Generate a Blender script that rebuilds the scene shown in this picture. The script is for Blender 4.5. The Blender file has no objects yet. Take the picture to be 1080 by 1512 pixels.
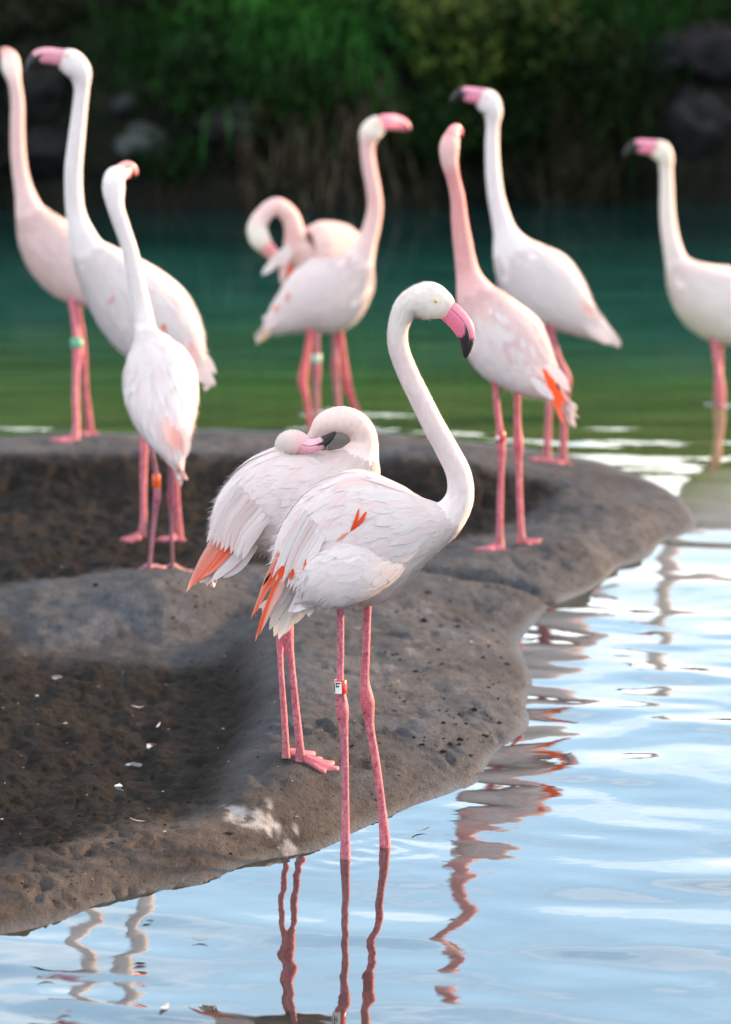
import bpy, math, random
import numpy as np
from mathutils import Vector

random.seed(7)
rng = np.random.default_rng(11)
scene = bpy.context.scene
col = scene.collection

# ------------------------------------------------------------------ camera
W, H, F = 1080.0, 1512.0, 6000.0      # picture size and focal length in photo pixels
HC, YH = 2.1, -150.0                  # camera height over the water, row of the horizon
PITCH = math.atan((H / 2 - YH) / F)
cam_d = bpy.data.cameras.new('camera')
cam = bpy.data.objects.new('camera', cam_d); col.objects.link(cam)
cam_d.sensor_fit = 'VERTICAL'; cam_d.sensor_height = 36.0; cam_d.lens = F * 36.0 / H
cam_d.clip_start = 0.1; cam_d.clip_end = 6000
cam.location = (0, 0, HC); cam.rotation_euler = (math.pi / 2 - PITCH, 0, 0)
cam_d.dof.use_dof = True; cam_d.dof.focus_distance = 9.25; cam_d.dof.aperture_fstop = 3.6
scene.camera = cam

# ------------------------------------------------------------------ sky, sun, exposure
SUN_AZ, SUN_EL = math.radians(64), math.radians(13)   # azimuth from straight ahead towards the right
VEIL = (4.6, 6.7, 8.6, 1.0)          # pale haze low in the sky
CLOUD = (10.2, 9.4, 8.6, 1.0)        # sunlit cloud, in the sky texture's units
world = bpy.data.worlds.new('World'); scene.world = world; world.use_nodes = True
wn = world.node_tree; wn.nodes.clear()
sky = wn.nodes.new('ShaderNodeTexSky'); sky.sky_type = 'NISHITA'; sky.sun_disc = False
sky.sun_elevation = SUN_EL; sky.sun_rotation = SUN_AZ
sky.altitude = 100; sky.air_density = 1.0; sky.dust_density = 0.6; sky.ozone_density = 2.2
bg = wn.nodes.new('ShaderNodeBackground'); bg.inputs['Strength'].default_value = 0.15
wo = wn.nodes.new('ShaderNodeOutputWorld')
wtc = wn.nodes.new('ShaderNodeTexCoord')
wmp = wn.nodes.new('ShaderNodeMapping'); wmp.inputs['Scale'].default_value = (1.0, 1.0, 4.5)
wno = wn.nodes.new('ShaderNodeTexNoise'); wno.inputs['Scale'].default_value = 2.6; wno.inputs['Detail'].default_value = 6.0; wno.inputs['Roughness'].default_value = 0.55
wrp = wn.nodes.new('ShaderNodeValToRGB'); wrp.color_ramp.elements[0].position = 0.40; wrp.color_ramp.elements[1].position = 0.62
wrp.color_ramp.elements[1].color = (0.8, 0.8, 0.8, 1)
wmx = wn.nodes.new('ShaderNodeMix'); wmx.data_type = 'RGBA'; wmx.inputs[7].default_value = CLOUD
wn.links.new(wtc.outputs['Generated'], wmp.inputs[0]); wn.links.new(wmp.outputs[0], wno.inputs['Vector'])
wsx = wn.nodes.new('ShaderNodeSeparateXYZ'); wn.links.new(wtc.outputs['Generated'], wsx.inputs[0])
wvr = wn.nodes.new('ShaderNodeMapRange'); wvr.interpolation_type = 'SMOOTHSTEP'; wn.links.new(wsx.outputs['Z'], wvr.inputs['Value'])
wvr.inputs['From Min'].default_value = 0.05; wvr.inputs['From Max'].default_value = 0.55; wvr.inputs['To Min'].default_value = 0.75; wvr.inputs['To Max'].default_value = 0.0
wvm = wn.nodes.new('ShaderNodeMix'); wvm.data_type = 'RGBA'; wvm.inputs[7].default_value = VEIL
wn.links.new(wvr.outputs[0], wvm.inputs[0]); wn.links.new(sky.outputs['Color'], wvm.inputs[6])
wn.links.new(wno.outputs['Fac'], wrp.inputs[0]); wn.links.new(wrp.outputs[0], wmx.inputs[0])
wn.links.new(wvm.outputs[2], wmx.inputs[6]); wn.links.new(wmx.outputs[2], bg.inputs['Color']); wn.links.new(bg.outputs[0], wo.inputs['Surface'])
sun_d = bpy.data.lights.new('sun', 'SUN'); sun_d.energy = 5.0; sun_d.angle = math.radians(4.0)
sun_d.color = (1.0, 0.62, 0.34)
sun = bpy.data.objects.new('sun', sun_d); col.objects.link(sun)
sdir = Vector((math.sin(SUN_AZ) * math.cos(SUN_EL), math.cos(SUN_AZ) * math.cos(SUN_EL), math.sin(SUN_EL)))
sun.rotation_euler = sdir.to_track_quat('Z', 'Y').to_euler()
vs = scene.view_settings
vs.view_transform = 'Standard'; vs.look = 'None'; vs.gamma = 1.0; vs.exposure = 1.30
vs.use_curve_mapping = False
scene.render.engine = 'CYCLES'
scene.cycles.max_bounces = 7; scene.cycles.diffuse_bounces = 4; scene.cycles.glossy_bounces = 3
scene.cycles.transmission_bounces = 3; scene.cycles.transparent_max_bounces = 6
scene.cycles.caustics_reflective = False; scene.cycles.caustics_refractive = False

# ------------------------------------------------------------------ geometry of the view: pixel of the photo -> place
CP, SP = math.cos(PITCH), math.sin(PITCH)
def ray(px, py):
    u = (H / 2 - py) / F; r = (px - W / 2) / F
    return np.array([r, CP + u * SP, -SP + u * CP])
def on_plane(px, py, z=0.0):
    d = ray(px, py); t = (z - HC) / d[2]
    return np.array([d[0] * t, d[1] * t, z])
def at_depth(px, py, Y):
    d = ray(px, py); t = Y / d[1]
    return np.array([d[0] * t, Y, HC + d[2] * t])
def to_px(p):
    p = np.asarray(p, float); y = p[..., 1]; z = p[..., 2] - HC
    f = y * CP - z * SP; u = y * SP + z * CP
    return W / 2 + F * p[..., 0] / f, H / 2 - F * u / f
def m_per_px(Y):
    return Y / CP / F

# ------------------------------------------------------------------ noise
def vnoise(x, y, seed=0):
    xi = np.floor(x).astype(np.int64); yi = np.floor(y).astype(np.int64)
    fx = x - xi; fy = y - yi
    fx = fx * fx * (3 - 2 * fx); fy = fy * fy * (3 - 2 * fy)
    def h(a, b):
        n = (a * 374761393 + b * 668265263 + seed * 1442695041) & 0x7fffffff
        n = ((n ^ (n >> 13)) * 1274126177) & 0x7fffffff
        n = (n ^ (n >> 16)) & 0xffff
        return n / 32767.5 - 1.0
    a = h(xi, yi); b = h(xi + 1, yi); c = h(xi, yi + 1); d = h(xi + 1, yi + 1)
    return (a * (1 - fx) + b * fx) * (1 - fy) + (c * (1 - fx) + d * fx) * fy
def fbm(x, y, seed=0, octs=4, gain=0.5):
    s = 0; a = 1.0
    for k in range(octs):
        s = s + a * vnoise(x * 2 ** k + 13.7 * k, y * 2 ** k - 7.1 * k, seed + k); a *= gain
    return s
def sstep(a, b, x):
    t = np.clip((x - a) / (b - a), 0, 1); return t * t * (3 - 2 * t)

# ------------------------------------------------------------------ object helpers
def finish(name, verts, faces, mat, parent=None, tint=None, fuv=None, smooth=True, origin=None, normals=None):
    """link one mesh object; verts in world coordinates, stored relative to origin"""
    verts = np.asarray(verts, float).reshape(-1, 3)
    if origin is None:
        origin = np.array(parent.get('_o')) if parent is not None and parent.get('_o') is not None else np.zeros(3)
    me = bpy.data.meshes.new(name)
    v = (verts - origin)
    if isinstance(faces, np.ndarray):
        faces = faces.tolist()
    me.from_pydata(v.tolist(), [], faces)
    if tint is not None:
        t = np.ones((len(verts), 4)); t[:, :3] = np.asarray(tint).reshape(-1, 3) if np.ndim(tint) > 1 else tint
        a = me.attributes.new('tint', 'FLOAT_COLOR', 'POINT'); a.data.foreach_set('color', t.ravel())
    if fuv is not None:
        a = me.attributes.new('fuv', 'FLOAT_VECTOR', 'POINT'); a.data.foreach_set('vector', np.asarray(fuv, float).ravel())
    if smooth:
        me.polygons.foreach_set('use_smooth', np.ones(len(me.polygons), bool))
    me.materials.append(mat); me.update()
    if normals is not None:
        me.normals_split_custom_set_from_vertices(np.asarray(normals, float).reshape(-1, 3).tolist())
    o = bpy.data.objects.new(name, me); col.objects.link(o)
    if parent is not None:
        o.parent = parent
    else:
        o.location = origin
    return o
def tag(o, label=None, cat=None, group=None, kind=None):
    if label: o['label'] = label
    if cat: o['category'] = cat
    if group: o['group'] = group
    if kind: o['kind'] = kind
    return o
def empty(name, loc):
    o = bpy.data.objects.new(name, None); col.objects.link(o); o.location = loc
    o.empty_display_size = 0.1; o['_o'] = [float(c) for c in loc]
    return o

# ------------------------------------------------------------------ materials
def new_mat(name):
    m = bpy.data.materials.new(name); m.use_nodes = True
    n = m.node_tree; n.nodes.clear()
    out = n.nodes.new('ShaderNodeOutputMaterial')
    return m, n, out
def nd(n, t, **kw):
    x = n.nodes.new(t)
    for k, v in kw.items():
        if k.startswith('i_'):
            key = k[2:].replace('_', ' ')
            x.inputs[key].default_value = v
        else:
            setattr(x, k, v)
    return x
def mul_color(n, c1, c2, fac=1.0, mode='MULTIPLY'):
    x = n.nodes.new('ShaderNodeMix'); x.data_type = 'RGBA'; x.blend_type = mode
    if isinstance(fac, (int, float)): x.inputs[0].default_value = fac
    else: n.links.new(fac, x.inputs[0])
    for sock, c in ((x.inputs[6], c1), (x.inputs[7], c2)):
        if isinstance(c, tuple): sock.default_value = c
        else: n.links.new(c, sock)
    return x.outputs[2]
def ramp(n, fac, stops):
    r = n.nodes.new('ShaderNodeValToRGB')
    e = r.color_ramp.elements
    while len(e) < len(stops): e.new(0.5)
    for k, (p, c) in enumerate(stops):
        e[k].position = p; e[k].color = c if len(c) == 4 else (*c, 1)
    n.links.new(fac, r.inputs[0]); return r.outputs[0]

def plumage_material(name, streak=1.0, translucent=0.22, body=False):
    m, n, out = new_mat(name)
    at = nd(n, 'ShaderNodeAttribute', attribute_name='tint')
    uv = nd(n, 'ShaderNodeAttribute', attribute_name='fuv')
    tc = nd(n, 'ShaderNodeTexCoord')
    if body:
        no = nd(n, 'ShaderNodeTexNoise', i_Scale=140.0, i_Detail=3.0)
        mp = nd(n, 'ShaderNodeMapping'); mp.inputs['Scale'].default_value = (1.0, 1.0, 0.35)
        n.links.new(tc.outputs['Object'], mp.inputs[0]); n.links.new(mp.outputs[0], no.inputs['Vector'])
    else:
        no = nd(n, 'ShaderNodeTexNoise', i_Scale=1.0, i_Detail=2.0)
        mp = nd(n, 'ShaderNodeMapping'); mp.inputs['Scale'].default_value = (9.0, 1.6, 37.0)
        n.links.new(uv.outputs['Vector'], mp.inputs[0]); n.links.new(mp.outputs[0], no.inputs['Vector'])
    lo = 1.0 - 0.16 * streak
    var = ramp(n, no.outputs['Fac'], [(0.3, (lo, lo * 0.985, lo * 0.985)), (0.65, (1, 1, 1))])
    c = mul_color(n, at.outputs['Color'], var)
    bs = nd(n, 'ShaderNodeBsdfPrincipled', i_Roughness=0.75)
    bs.inputs['Specular IOR Level'].default_value = 0.2
    bs.inputs['Sheen Weight'].default_value = 0.25; bs.inputs['Sheen Roughness'].default_value = 0.5
    n.links.new(c, bs.inputs['Base Color'])
    bp = nd(n, 'ShaderNodeBump', i_Strength=0.35, i_Distance=0.0015)
    n.links.new(no.outputs['Fac'], bp.inputs['Height']); n.links.new(bp.outputs[0], bs.inputs['Normal'])
    tr = nd(n, 'ShaderNodeBsdfTranslucent'); n.links.new(c, tr.inputs['Color'])
    mx = nd(n, 'ShaderNodeMixShader'); mx.inputs[0].default_value = translucent
    n.links.new(bs.outputs[0], mx.inputs[1]); n.links.new(tr.outputs[0], mx.inputs[2])
    n.links.new(mx.outputs[0], out.inputs['Surface'])
    return m
M_FEATHER = plumage_material('feather', 0.8, 0.16)
M_SKINFEATHER = plumage_material('plumage_skin', 0.5, 0.0, body=True)
M_FUZZ = plumage_material('down', 0.1, 0.08)

def attr_material(name, rough=0.45, bump=0.3, scale=220.0, var=0.12, spec=0.4, zstretch=1.0, coat=0.0):
    m, n, out = new_mat(name)
    at = nd(n, 'ShaderNodeAttribute', attribute_name='tint')
    tc = nd(n, 'ShaderNodeTexCoord')
    mp = nd(n, 'ShaderNodeMapping'); mp.inputs['Scale'].default_value = (1, 1, zstretch)
    no = nd(n, 'ShaderNodeTexNoise', i_Scale=scale, i_Detail=3.0)
    n.links.new(tc.outputs['Object'], mp.inputs[0]); n.links.new(mp.outputs[0], no.inputs['Vector'])
    lo = 1 - 2 * var
    c = mul_color(n, at.outputs['Color'], ramp(n, no.outputs['Fac'], [(0.3, (lo, lo, lo)), (0.7, (1, 1, 1))]))
    bs = nd(n, 'ShaderNodeBsdfPrincipled', i_Roughness=rough)
    bs.inputs['Specular IOR Level'].default_value = spec
    bs.inputs['Coat Weight'].default_value = coat
    n.links.new(c, bs.inputs['Base Color'])
    bp = nd(n, 'ShaderNodeBump', i_Strength=bump, i_Distance=0.001)
    n.links.new(no.outputs['Fac'], bp.inputs['Height']); n.links.new(bp.outputs[0], bs.inputs['Normal'])
    n.links.new(bs.outputs[0], out.inputs['Surface'])
    return m
M_LEG = attr_material('leg_skin', 0.55, 0.8, 240.0, 0.24, 0.35, 0.5)
M_BILL = attr_material('bill_horn', 0.38, 0.15, 180.0, 0.07, 0.45)
M_BAND = attr_material('band_plastic', 0.3, 0.05, 60.0, 0.03, 0.5)
M_EYE = attr_material('eye', 0.12, 0.0, 40.0, 0.02, 0.6)

# ------------------------------------------------------------------ the island of mud and its rim
RIM = []     # control points: photo pixel + height over the water
def C(z, *pts):
    for p in pts: RIM.append((p[0], p[1], z * (1.0 - 0.55 * float(sstep(885, 960, p[1]) * sstep(400, 330, p[0]))) if z > 0 else z))
C(0.0, (-420, 1490), (-260, 1452), (-120, 1420), (0, 1388), (100, 1355), (200, 1325), (330, 1294), (430, 1266), (510, 1238), (580, 1208), (650, 1178),
  (715, 1143), (760, 1098), (780, 1058), (787, 1010), (772, 962), (778, 932), (810, 903), (850, 880), (900, 853), (960, 823), (1008, 792),
  (1028, 768), (1005, 737), (940, 700), (880, 680), (830, 671), (700, 653), (600, 642), (400, 637), (200, 640), (0, 645), (-200, 650), (-420, 656))
C(0.105, (700, 662), (600, 653), (500, 650), (400, 649), (300, 649), (200, 652), (100, 655), (0, 657), (-200, 662), (-420, 668))
C(0.055, (830, 690), (800, 690), (870, 694))
C(0.10, (0, 688), (100, 690), (200, 691), (300, 689), (400, 688), (500, 686), (600, 690), (-200, 690), (-420, 694), (680, 700))
C(0.028, (-420, 745), (-200, 738), (0, 734), (100, 736), (200, 737), (300, 735), (400, 732), (500, 735), (600, 745), (660, 765))
C(0.03, (0, 770), (100, 770), (200, 775), (300, 775), (400, 770), (500, 770), (600, 775), (690, 755), (740, 752), (790, 745), (0, 820), (100, 815), (-200, 800), (-420, 800))
C(0.035, (150, 836), (300, 832), (450, 822), (600, 806), (690, 790))
C(0.085, (760, 700), (820, 715), (870, 735), (900, 760), (860, 770), (800, 800))
C(0.06, (940, 770), (940, 735), (900, 715), (880, 815))
C(0.03, (985, 765), (960, 800), (900, 838))
C(0.085, (50, 890), (150, 876), (300, 865), (450, 852), (600, 840), (700, 820), (760, 806), (-200, 900), (-420, 905))
C(0.125, (170, 868), (210, 864), (250, 862), (290, 862))
C(0.055, (20, 935), (120, 945), (200, 948), (330, 935))
C(0.07, (200, 905), (100, 910), (300, 900))
C(0.018, (-420, 1000), (-200, 1000), (0, 990), (100, 995), (200, 1000), (300, 1000), (340, 1050), (200, 1100), (50, 1100), (-200, 1150), (100, 1190), (0, 1215), (240, 1170), (320, 1110), (-420, 1230), (-200, 1260))
C(0.088, (395, 930), (408, 1000), (405, 1075), (365, 1150), (285, 1212), (150, 1262), (0, 1292), (-200, 1330), (-420, 1370))
C(0.082, (500, 900), (450, 880), (500, 980), (560, 880))
C(0.07, (600, 900), (600, 980), (500, 1080), (450, 1150), (640, 868), (200, 1285))
C(0.05, (700, 900), (690, 980), (600, 1080), (500, 1150), (400, 1215), (740, 870), (50, 1325), (-200, 1380))
C(0.025, (745, 930), (740, 1000), (720, 1060), (650, 1120), (580, 1165), (500, 1205), (790, 875), (300, 1270))
C(-0.12, (-420, 1580), (-200, 1550), (0, 1490), (200, 1430), (400, 1370), (600, 1300), (760, 1210), (850, 1110), (870, 1020), (860, 960), (920, 905),
  (1000, 865), (1080, 815), (1110, 765), (1080, 715), (1000, 670), (900, 650), (700, 628), (400, 614), (0, 620), (-420, 630), (1250, 760), (1250, 640), (1100, 1000), (1000, 1200), (800, 1400), (500, 1500), (1250, 1400))
_pp = np.array([on_plane(a, b, z) for a, b, z in RIM])
_S = np.array([1.0, 0.33])
_xy = _pp[:, :2] * _S
RC = 0.085
_r = np.sqrt(((_xy[:, None] - _xy[None]) ** 2).sum(-1) + RC ** 2)
_A = np.hstack([_r, np.ones((len(_r), 1))])
_wt = np.where(_pp[:, 2] == 0.0, 3.0, 1.0)[:, None]
_Aw = _A * _wt
_w = np.linalg.solve(_Aw.T @ _Aw + 4e-4 * np.diag([1.0] * len(_r) + [0.0]), _Aw.T @ (_pp[:, 2] * _wt[:, 0]))
CRACK = np.array([on_plane(a, b, 0.07)[:2] for a, b in ((610, 838), (650, 845), (720, 850), (790, 856), (845, 862), (880, 868))])
def seg_dist(x, y, poly, sx=1.0, sy=1.0):
    d = np.full(np.shape(x), 1e9)
    for (ax, ay), (bx, by) in zip(poly[:-1], poly[1:]):
        vx, vy = (bx - ax) * sx, (by - ay) * sy
        t = np.clip((((x - ax) * sx) * vx + ((y - ay) * sy) * vy) / (vx * vx + vy * vy), 0, 1)
        d = np.minimum(d, np.hypot((x - ax) * sx - t * vx, (y - ay) * sy - t * vy))
    return d
def base_height(x, y):
    x = np.asarray(x, float); y = np.asarray(y, float); sh = x.shape
    q = np.stack([x.ravel(), y.ravel()], 1) * _S
    out = np.empty(len(q))
    for k in range(0, len(q), 20000):
        b = q[k:k + 20000]
        r = np.sqrt(((b[:, None] - _xy[None]) ** 2).sum(-1) + RC ** 2)
        out[k:k + 20000] = r @ _w[:-1] + _w[-1]
    return out.reshape(sh)
PIT1 = np.array([on_plane(a, b, 0.03)[:2] for a, b in ((-500, 708), (0, 706), (300, 704), (560, 706), (690, 722), (800, 730), (830, 745), (770, 770), (700, 795), (600, 815), (450, 836), (300, 848), (150, 856), (50, 870), (-60, 905), (-500, 890))])
PIT2 = np.array([on_plane(a, b, 0.03)[:2] for a, b in ((-500, 930), (-40, 930), (40, 950), (150, 962), (260, 965), (350, 960), (385, 985), (390, 1050), (360, 1110), (290, 1180), (180, 1230), (60, 1262), (-60, 1285), (-500, 1350))])
def poly_sdf(x, y, poly, sy=0.35):
    d = seg_dist(x, y, np.vstack([poly, poly[:1]]), 1.0, sy)
    inside = np.zeros(np.shape(x), bool)
    for (ax, ay), (bx, by) in zip(poly, np.roll(poly, -1, 0)):
        c = ((ay > y) != (by > y)) & (x < (bx - ax) * (y - ay) / (by - ay + 1e-12) + ax)
        inside ^= c
    return np.where(inside, -d, d)
def pit_mask(x, y):
    n = 0.02 * fbm(x * 7, y * 3, 5, 3)
    n = n + 0.03 * fbm(x * 2.5, y * 1.2, 6, 2)
    return np.maximum(sstep(0.05, -0.05, poly_sdf(x, y, PIT1) + n), sstep(0.07, -0.07, poly_sdf(x, y, PIT2) + n))
_pg = np.random.default_rng(77)
PRINTS = [(*on_plane(a, b, 0.05)[:2], _pg.uniform(0, 6.28)) for a, b in zip(np.concatenate([_pg.uniform(430, 740, 26), _pg.uniform(40, 380, 14), _pg.uniform(650, 930, 10)]), np.concatenate([_pg.uniform(880, 1150, 26), _pg.uniform(1225, 1310, 14), _pg.uniform(720, 830, 10)]))]
def height(x, y, detail=True):
    z = base_height(x, y)
    z = np.where(z < -0.3, -0.3, z)
    inp = np.maximum(sstep(0.02, -0.05, poly_sdf(x, y, PIT1)), sstep(0.02, -0.05, poly_sdf(x, y, PIT2)))
    z = np.where(inp > 0, z * (1 - inp) + inp * np.maximum(z, np.where(y > 11.6, 0.034, 0.020)), z)
    z = np.where(z > 0, z * (0.55 + 0.45 * np.minimum(1, z / 0.035)), z)
    cd = seg_dist(x, y, CRACK, 1.0, 0.5)
    z = z - 0.035 * np.exp(-(cd / 0.018) ** 2) * sstep(-0.02, 0.02, z)
    if detail:
        pm = pit_mask(x, y)
        edge = sstep(0.0, 0.04, z)
        z = z + (0.1 + 0.9 * edge) * (0.007 * fbm(x * 5, y * 3.2, 1, 3) + (0.0022 + 0.0055 * pm) * fbm(x * 17 + 0.6 * fbm(x * 4, y * 4, 8, 2), y * 7, 2, 5, 0.65))
        rid = 1 - np.abs(fbm(x * 9, y * 4, 9, 4, 0.6))
        z = z + pm * 0.014 * (rid - 0.75) + pm * 0.006 * np.abs(fbm(x * 38, y * 17, 19, 2))
        scr = vnoise(x * 30 + y * 6, y * 5 - x * 3, 31)
        z = z - 0.0035 * edge * (1 - pm) * sstep(0.45, 0.8, scr)
        if x.size > 50:
            for (qx, qy, qa) in PRINTS:
                near = (np.abs(x - qx) < 0.12) & (np.abs(y - qy) < 0.14)
                if near.any():
                    xx, yy = x[near], y[near]
                    dm = np.min([seg_dist(xx, yy, [(qx, qy), (qx + 0.085 * math.cos(qa + k), qy + 0.085 * math.sin(qa + k))]) for k in (-0.5, 0, 0.5)], axis=0)
                    z[near] -= 0.0075 * np.exp(-(dm / 0.009) ** 2) - 0.003 * np.exp(-((dm - 0.022) / 0.010) ** 2)
        z = z - 0.004 * edge * (1 - pm) * sstep(0.35, 0.6, fbm(x * 20, y * 16, 21, 2))
    return z
def on_ground(px, py):
    z = 0.05
    for k in range(40):
        p = on_plane(px, py, z)
        z = 0.6 * z + 0.4 * float(height(np.array([p[0]]), np.array([p[1]]))[0])
    return on_plane(px, py, z)

def grid_faces(nu, nv):
    i = np.arange(nu - 1)[:, None] * nv + np.arange(nv - 1)[None]
    return np.stack([i, i + 1, i + nv + 1, i + nv], -1).reshape(-1, 4)

def mud_material():
    m, n, out = new_mat('mud')
    at = nd(n, 'ShaderNodeAttribute', attribute_name='tint')      # R = churned mud, G = height over water, B = dropping stain
    sp = nd(n, 'ShaderNodeSeparateColor'); n.links.new(at.outputs['Color'], sp.inputs[0])
    geo = nd(n, 'ShaderNodeTexCoord')
    def noise(scale, detail=5.0, rough=0.6, st=(1, 1, 1)):
        mp = nd(n, 'ShaderNodeMapping'); mp.inputs['Scale'].default_value = st
        n.links.new(geo.outputs['Object'], mp.inputs[0])
        t = nd(n, 'ShaderNodeTexNoise', i_Scale=scale, i_Detail=detail, i_Roughness=rough)
        n.links.new(mp.outputs[0], t.inputs['Vector']); return t.outputs['Fac']
    n1 = noise(3.0, 8, 0.7, (1.0, 0.5, 1)); n2 = noise(22.0, 9, 0.78, (1, 0.55, 1)); n3 = noise(90.0, 5, 0.75, (1, 0.4, 1))
    n4 = noise(7.0, 3, 0.5, (0.6, 0.6, 1))
    slab = ramp(n, n1, [(0.30, (0.042, 0.045, 0.051)), (0.5, (0.070, 0.075, 0.084)), (0.72, (0.108, 0.115, 0.127))])
    slab = mul_color(n, slab, ramp(n, n2, [(0.34, (0.42, 0.43, 0.44)), (0.5, (0.96, 0.97, 0.99)), (0.68, (1.36, 1.38, 1.4))]))
    warm = ramp(n, n4, [(0.4, (1, 1, 1)), (0.6, (1.06, 0.96, 0.88))])
    slab = mul_color(n, slab, warm)
    a2 = nd(n, 'ShaderNodeAttribute', attribute_name='fuv'); s2 = nd(n, 'ShaderNodeSeparateXYZ'); n.links.new(a2.outputs['Vector'], s2.inputs[0])
    slab = mul_color(n, slab, (0.92, 0.80, 0.69, 1), s2.outputs['X'], 'MULTIPLY')      # browner silt along the front
    pit = ramp(n, n1, [(0.3, (0.010, 0.0088, 0.0078)), (0.55, (0.022, 0.0185, 0.0155)), (0.75, (0.046, 0.037, 0.028))])
    pit = mul_color(n, pit, ramp(n, n2, [(0.3, (0.35, 0.34, 0.33)), (0.5, (0.9, 0.9, 0.9)), (0.72, (1.7, 1.6, 1.45))]))
    c = mul_color(n, slab, pit, sp.outputs[0], 'MIX')
    spk = ramp(n, n3, [(0.32, (0.3, 0.3, 0.3)), (0.43, (1, 1, 1)), (0.6, (1, 1, 1)), (0.7, (1.8, 1.75, 1.7))])
    c = mul_color(n, c, spk)
    st = nd(n, 'ShaderNodeMath', operation='MULTIPLY'); n.links.new(sp.outputs[2], st.inputs[0])
    sr = ramp(n, n2, [(0.3, (0.35, 0.35, 0.35)), (0.55, (1, 1, 1))]); n.links.new(sr, st.inputs[1])
    c = mul_color(n, c, (0.40, 0.39, 0.385, 1), st.outputs[0], 'MIX')
    wet = ramp(n, sp.outputs[1], [(0.0, (1, 1, 1)), (0.10, (0.7, 0.7, 0.7)), (0.32, (0, 0, 0))])   # wet just over the water line
    c = mul_color(n, c, (0.55, 0.54, 0.54, 1), wet, 'MULTIPLY')
    bs = nd(n, 'ShaderNodeBsdfPrincipled'); n.links.new(c, bs.inputs['Base Color'])
    ro = ramp(n, n2, [(0.3, (0.5, 0.5, 0.5)), (0.6, (0.85, 0.85, 0.85))])
    ro = mul_color(n, ro, (0.28, 0.28, 0.28, 1), wet, 'MIX')
    n.links.new(ro, bs.inputs['Roughness'])
    sl = mul_color(n, (0.04, 0.04, 0.04, 1), (0.3, 0.3, 0.3, 1), wet, 'MIX'); n.links.new(sl, bs.inputs['Specular IOR Level'])
    bst = nd(n, 'ShaderNodeMapRange'); bst.inputs['To Min'].default_value = 0.42; bst.inputs['To Max'].default_value = 1.0; n.links.new(sp.outputs[0], bst.inputs['Value'])
    b1 = nd(n, 'ShaderNodeBump', i_Strength=1.0, i_Distance=0.022); n.links.new(bst.outputs[0], b1.inputs['Strength']); n.links.new(n2, b1.inputs['Height'])
    b2 = nd(n, 'ShaderNodeBump', i_Strength=1.0, i_Distance=0.008); n.links.new(n3, b2.inputs['Height']); n.links.new(b1.outputs[0], b2.inputs['Normal'])
    n.links.new(b2.outputs[0], bs.inputs['Normal'])
    n.links.new(bs.outputs[0], out.inputs['Surface'])
    return m
M_MUD = mud_material()
def build_island():
    xs = np.concatenate([np.linspace(-3.4, -1.5, 60, endpoint=False), np.linspace(-1.5, 1.75, 330)])
    ys = [7.2]
    while ys[-1] < 17.4: ys.append(ys[-1] + 0.015 + 0.0022 * (ys[-1] - 7.2))
    ys = np.array(ys)
    X, Y = np.meshgrid(xs, ys, indexing='ij')
    Z = height(X, Y)
    ef = np.minimum(sstep(-3.4, -2.9, X), 1)
    Z = Z * ef - 0.3 * (1 - ef)
    pm = pit_mask(X, Y)
    STN = np.array([on_plane(a, b, 0.06)[:2] for a, b in ((345, 1200), (375, 1203), (405, 1210), (430, 1222), (470, 1238))])
    wd = np.interp(X, STN[:, 0], [0.026, 0.024, 0.018, 0.009, 0.005])
    dd = seg_dist(X, Y, STN, 1.0, 0.33) + 0.010 * fbm(X * 30, Y * 12, 33, 3)
    stain = sstep(1.0, 0.5, dd / wd) * sstep(-0.75, -0.1, fbm(X * 45, Y * 14, 35, 3))
    spl = seg_dist(X, Y, STN, 1.0, 0.33)
    stain = np.maximum(stain, 0.8 * sstep(0.62, 0.72, vnoise(X * 70, Y * 26, 36)) * sstep(0.07, 0.02, spl))
    for a, b, r in ((205, 1045, 0.02), (560, 990, 0.05), (620, 960, 0.06), (690, 1010, 0.04), (540, 935, 0.05), (640, 905, 0.05), (590, 1040, 0.03), (230, 1325, 0.012), (470, 900, 0.03)):
        p = on_plane(a, b, 0.06)
        d = np.hypot(X - p[0], (Y - p[1]) * 0.4) + 0.6 * r * fbm(X * 22, Y * 22, 40, 3)
        stain = np.maximum(stain, 0.26 * sstep(r, r * 0.2, d) * sstep(-0.2, 0.5, fbm(X * 40, Y * 16, 41, 3)))
    tint = np.stack([pm, np.clip(np.maximum(Z / 0.045, pm * 1.5), 0, 1), stain], -1)
    o = finish('island', np.stack([X, Y, Z], -1), grid_faces(len(xs), len(ys))[:, ::-1], M_MUD, None, tint.reshape(-1, 3), np.stack([np.clip(sstep(10.0, 9.1, Y + 0.25 * fbm(X * 2, Y * 1.5, 51, 3)), 0, 1), 0 * X, 0 * X], -1).reshape(-1, 3))
    tag(o, kind='structure'); return o
build_island()

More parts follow.
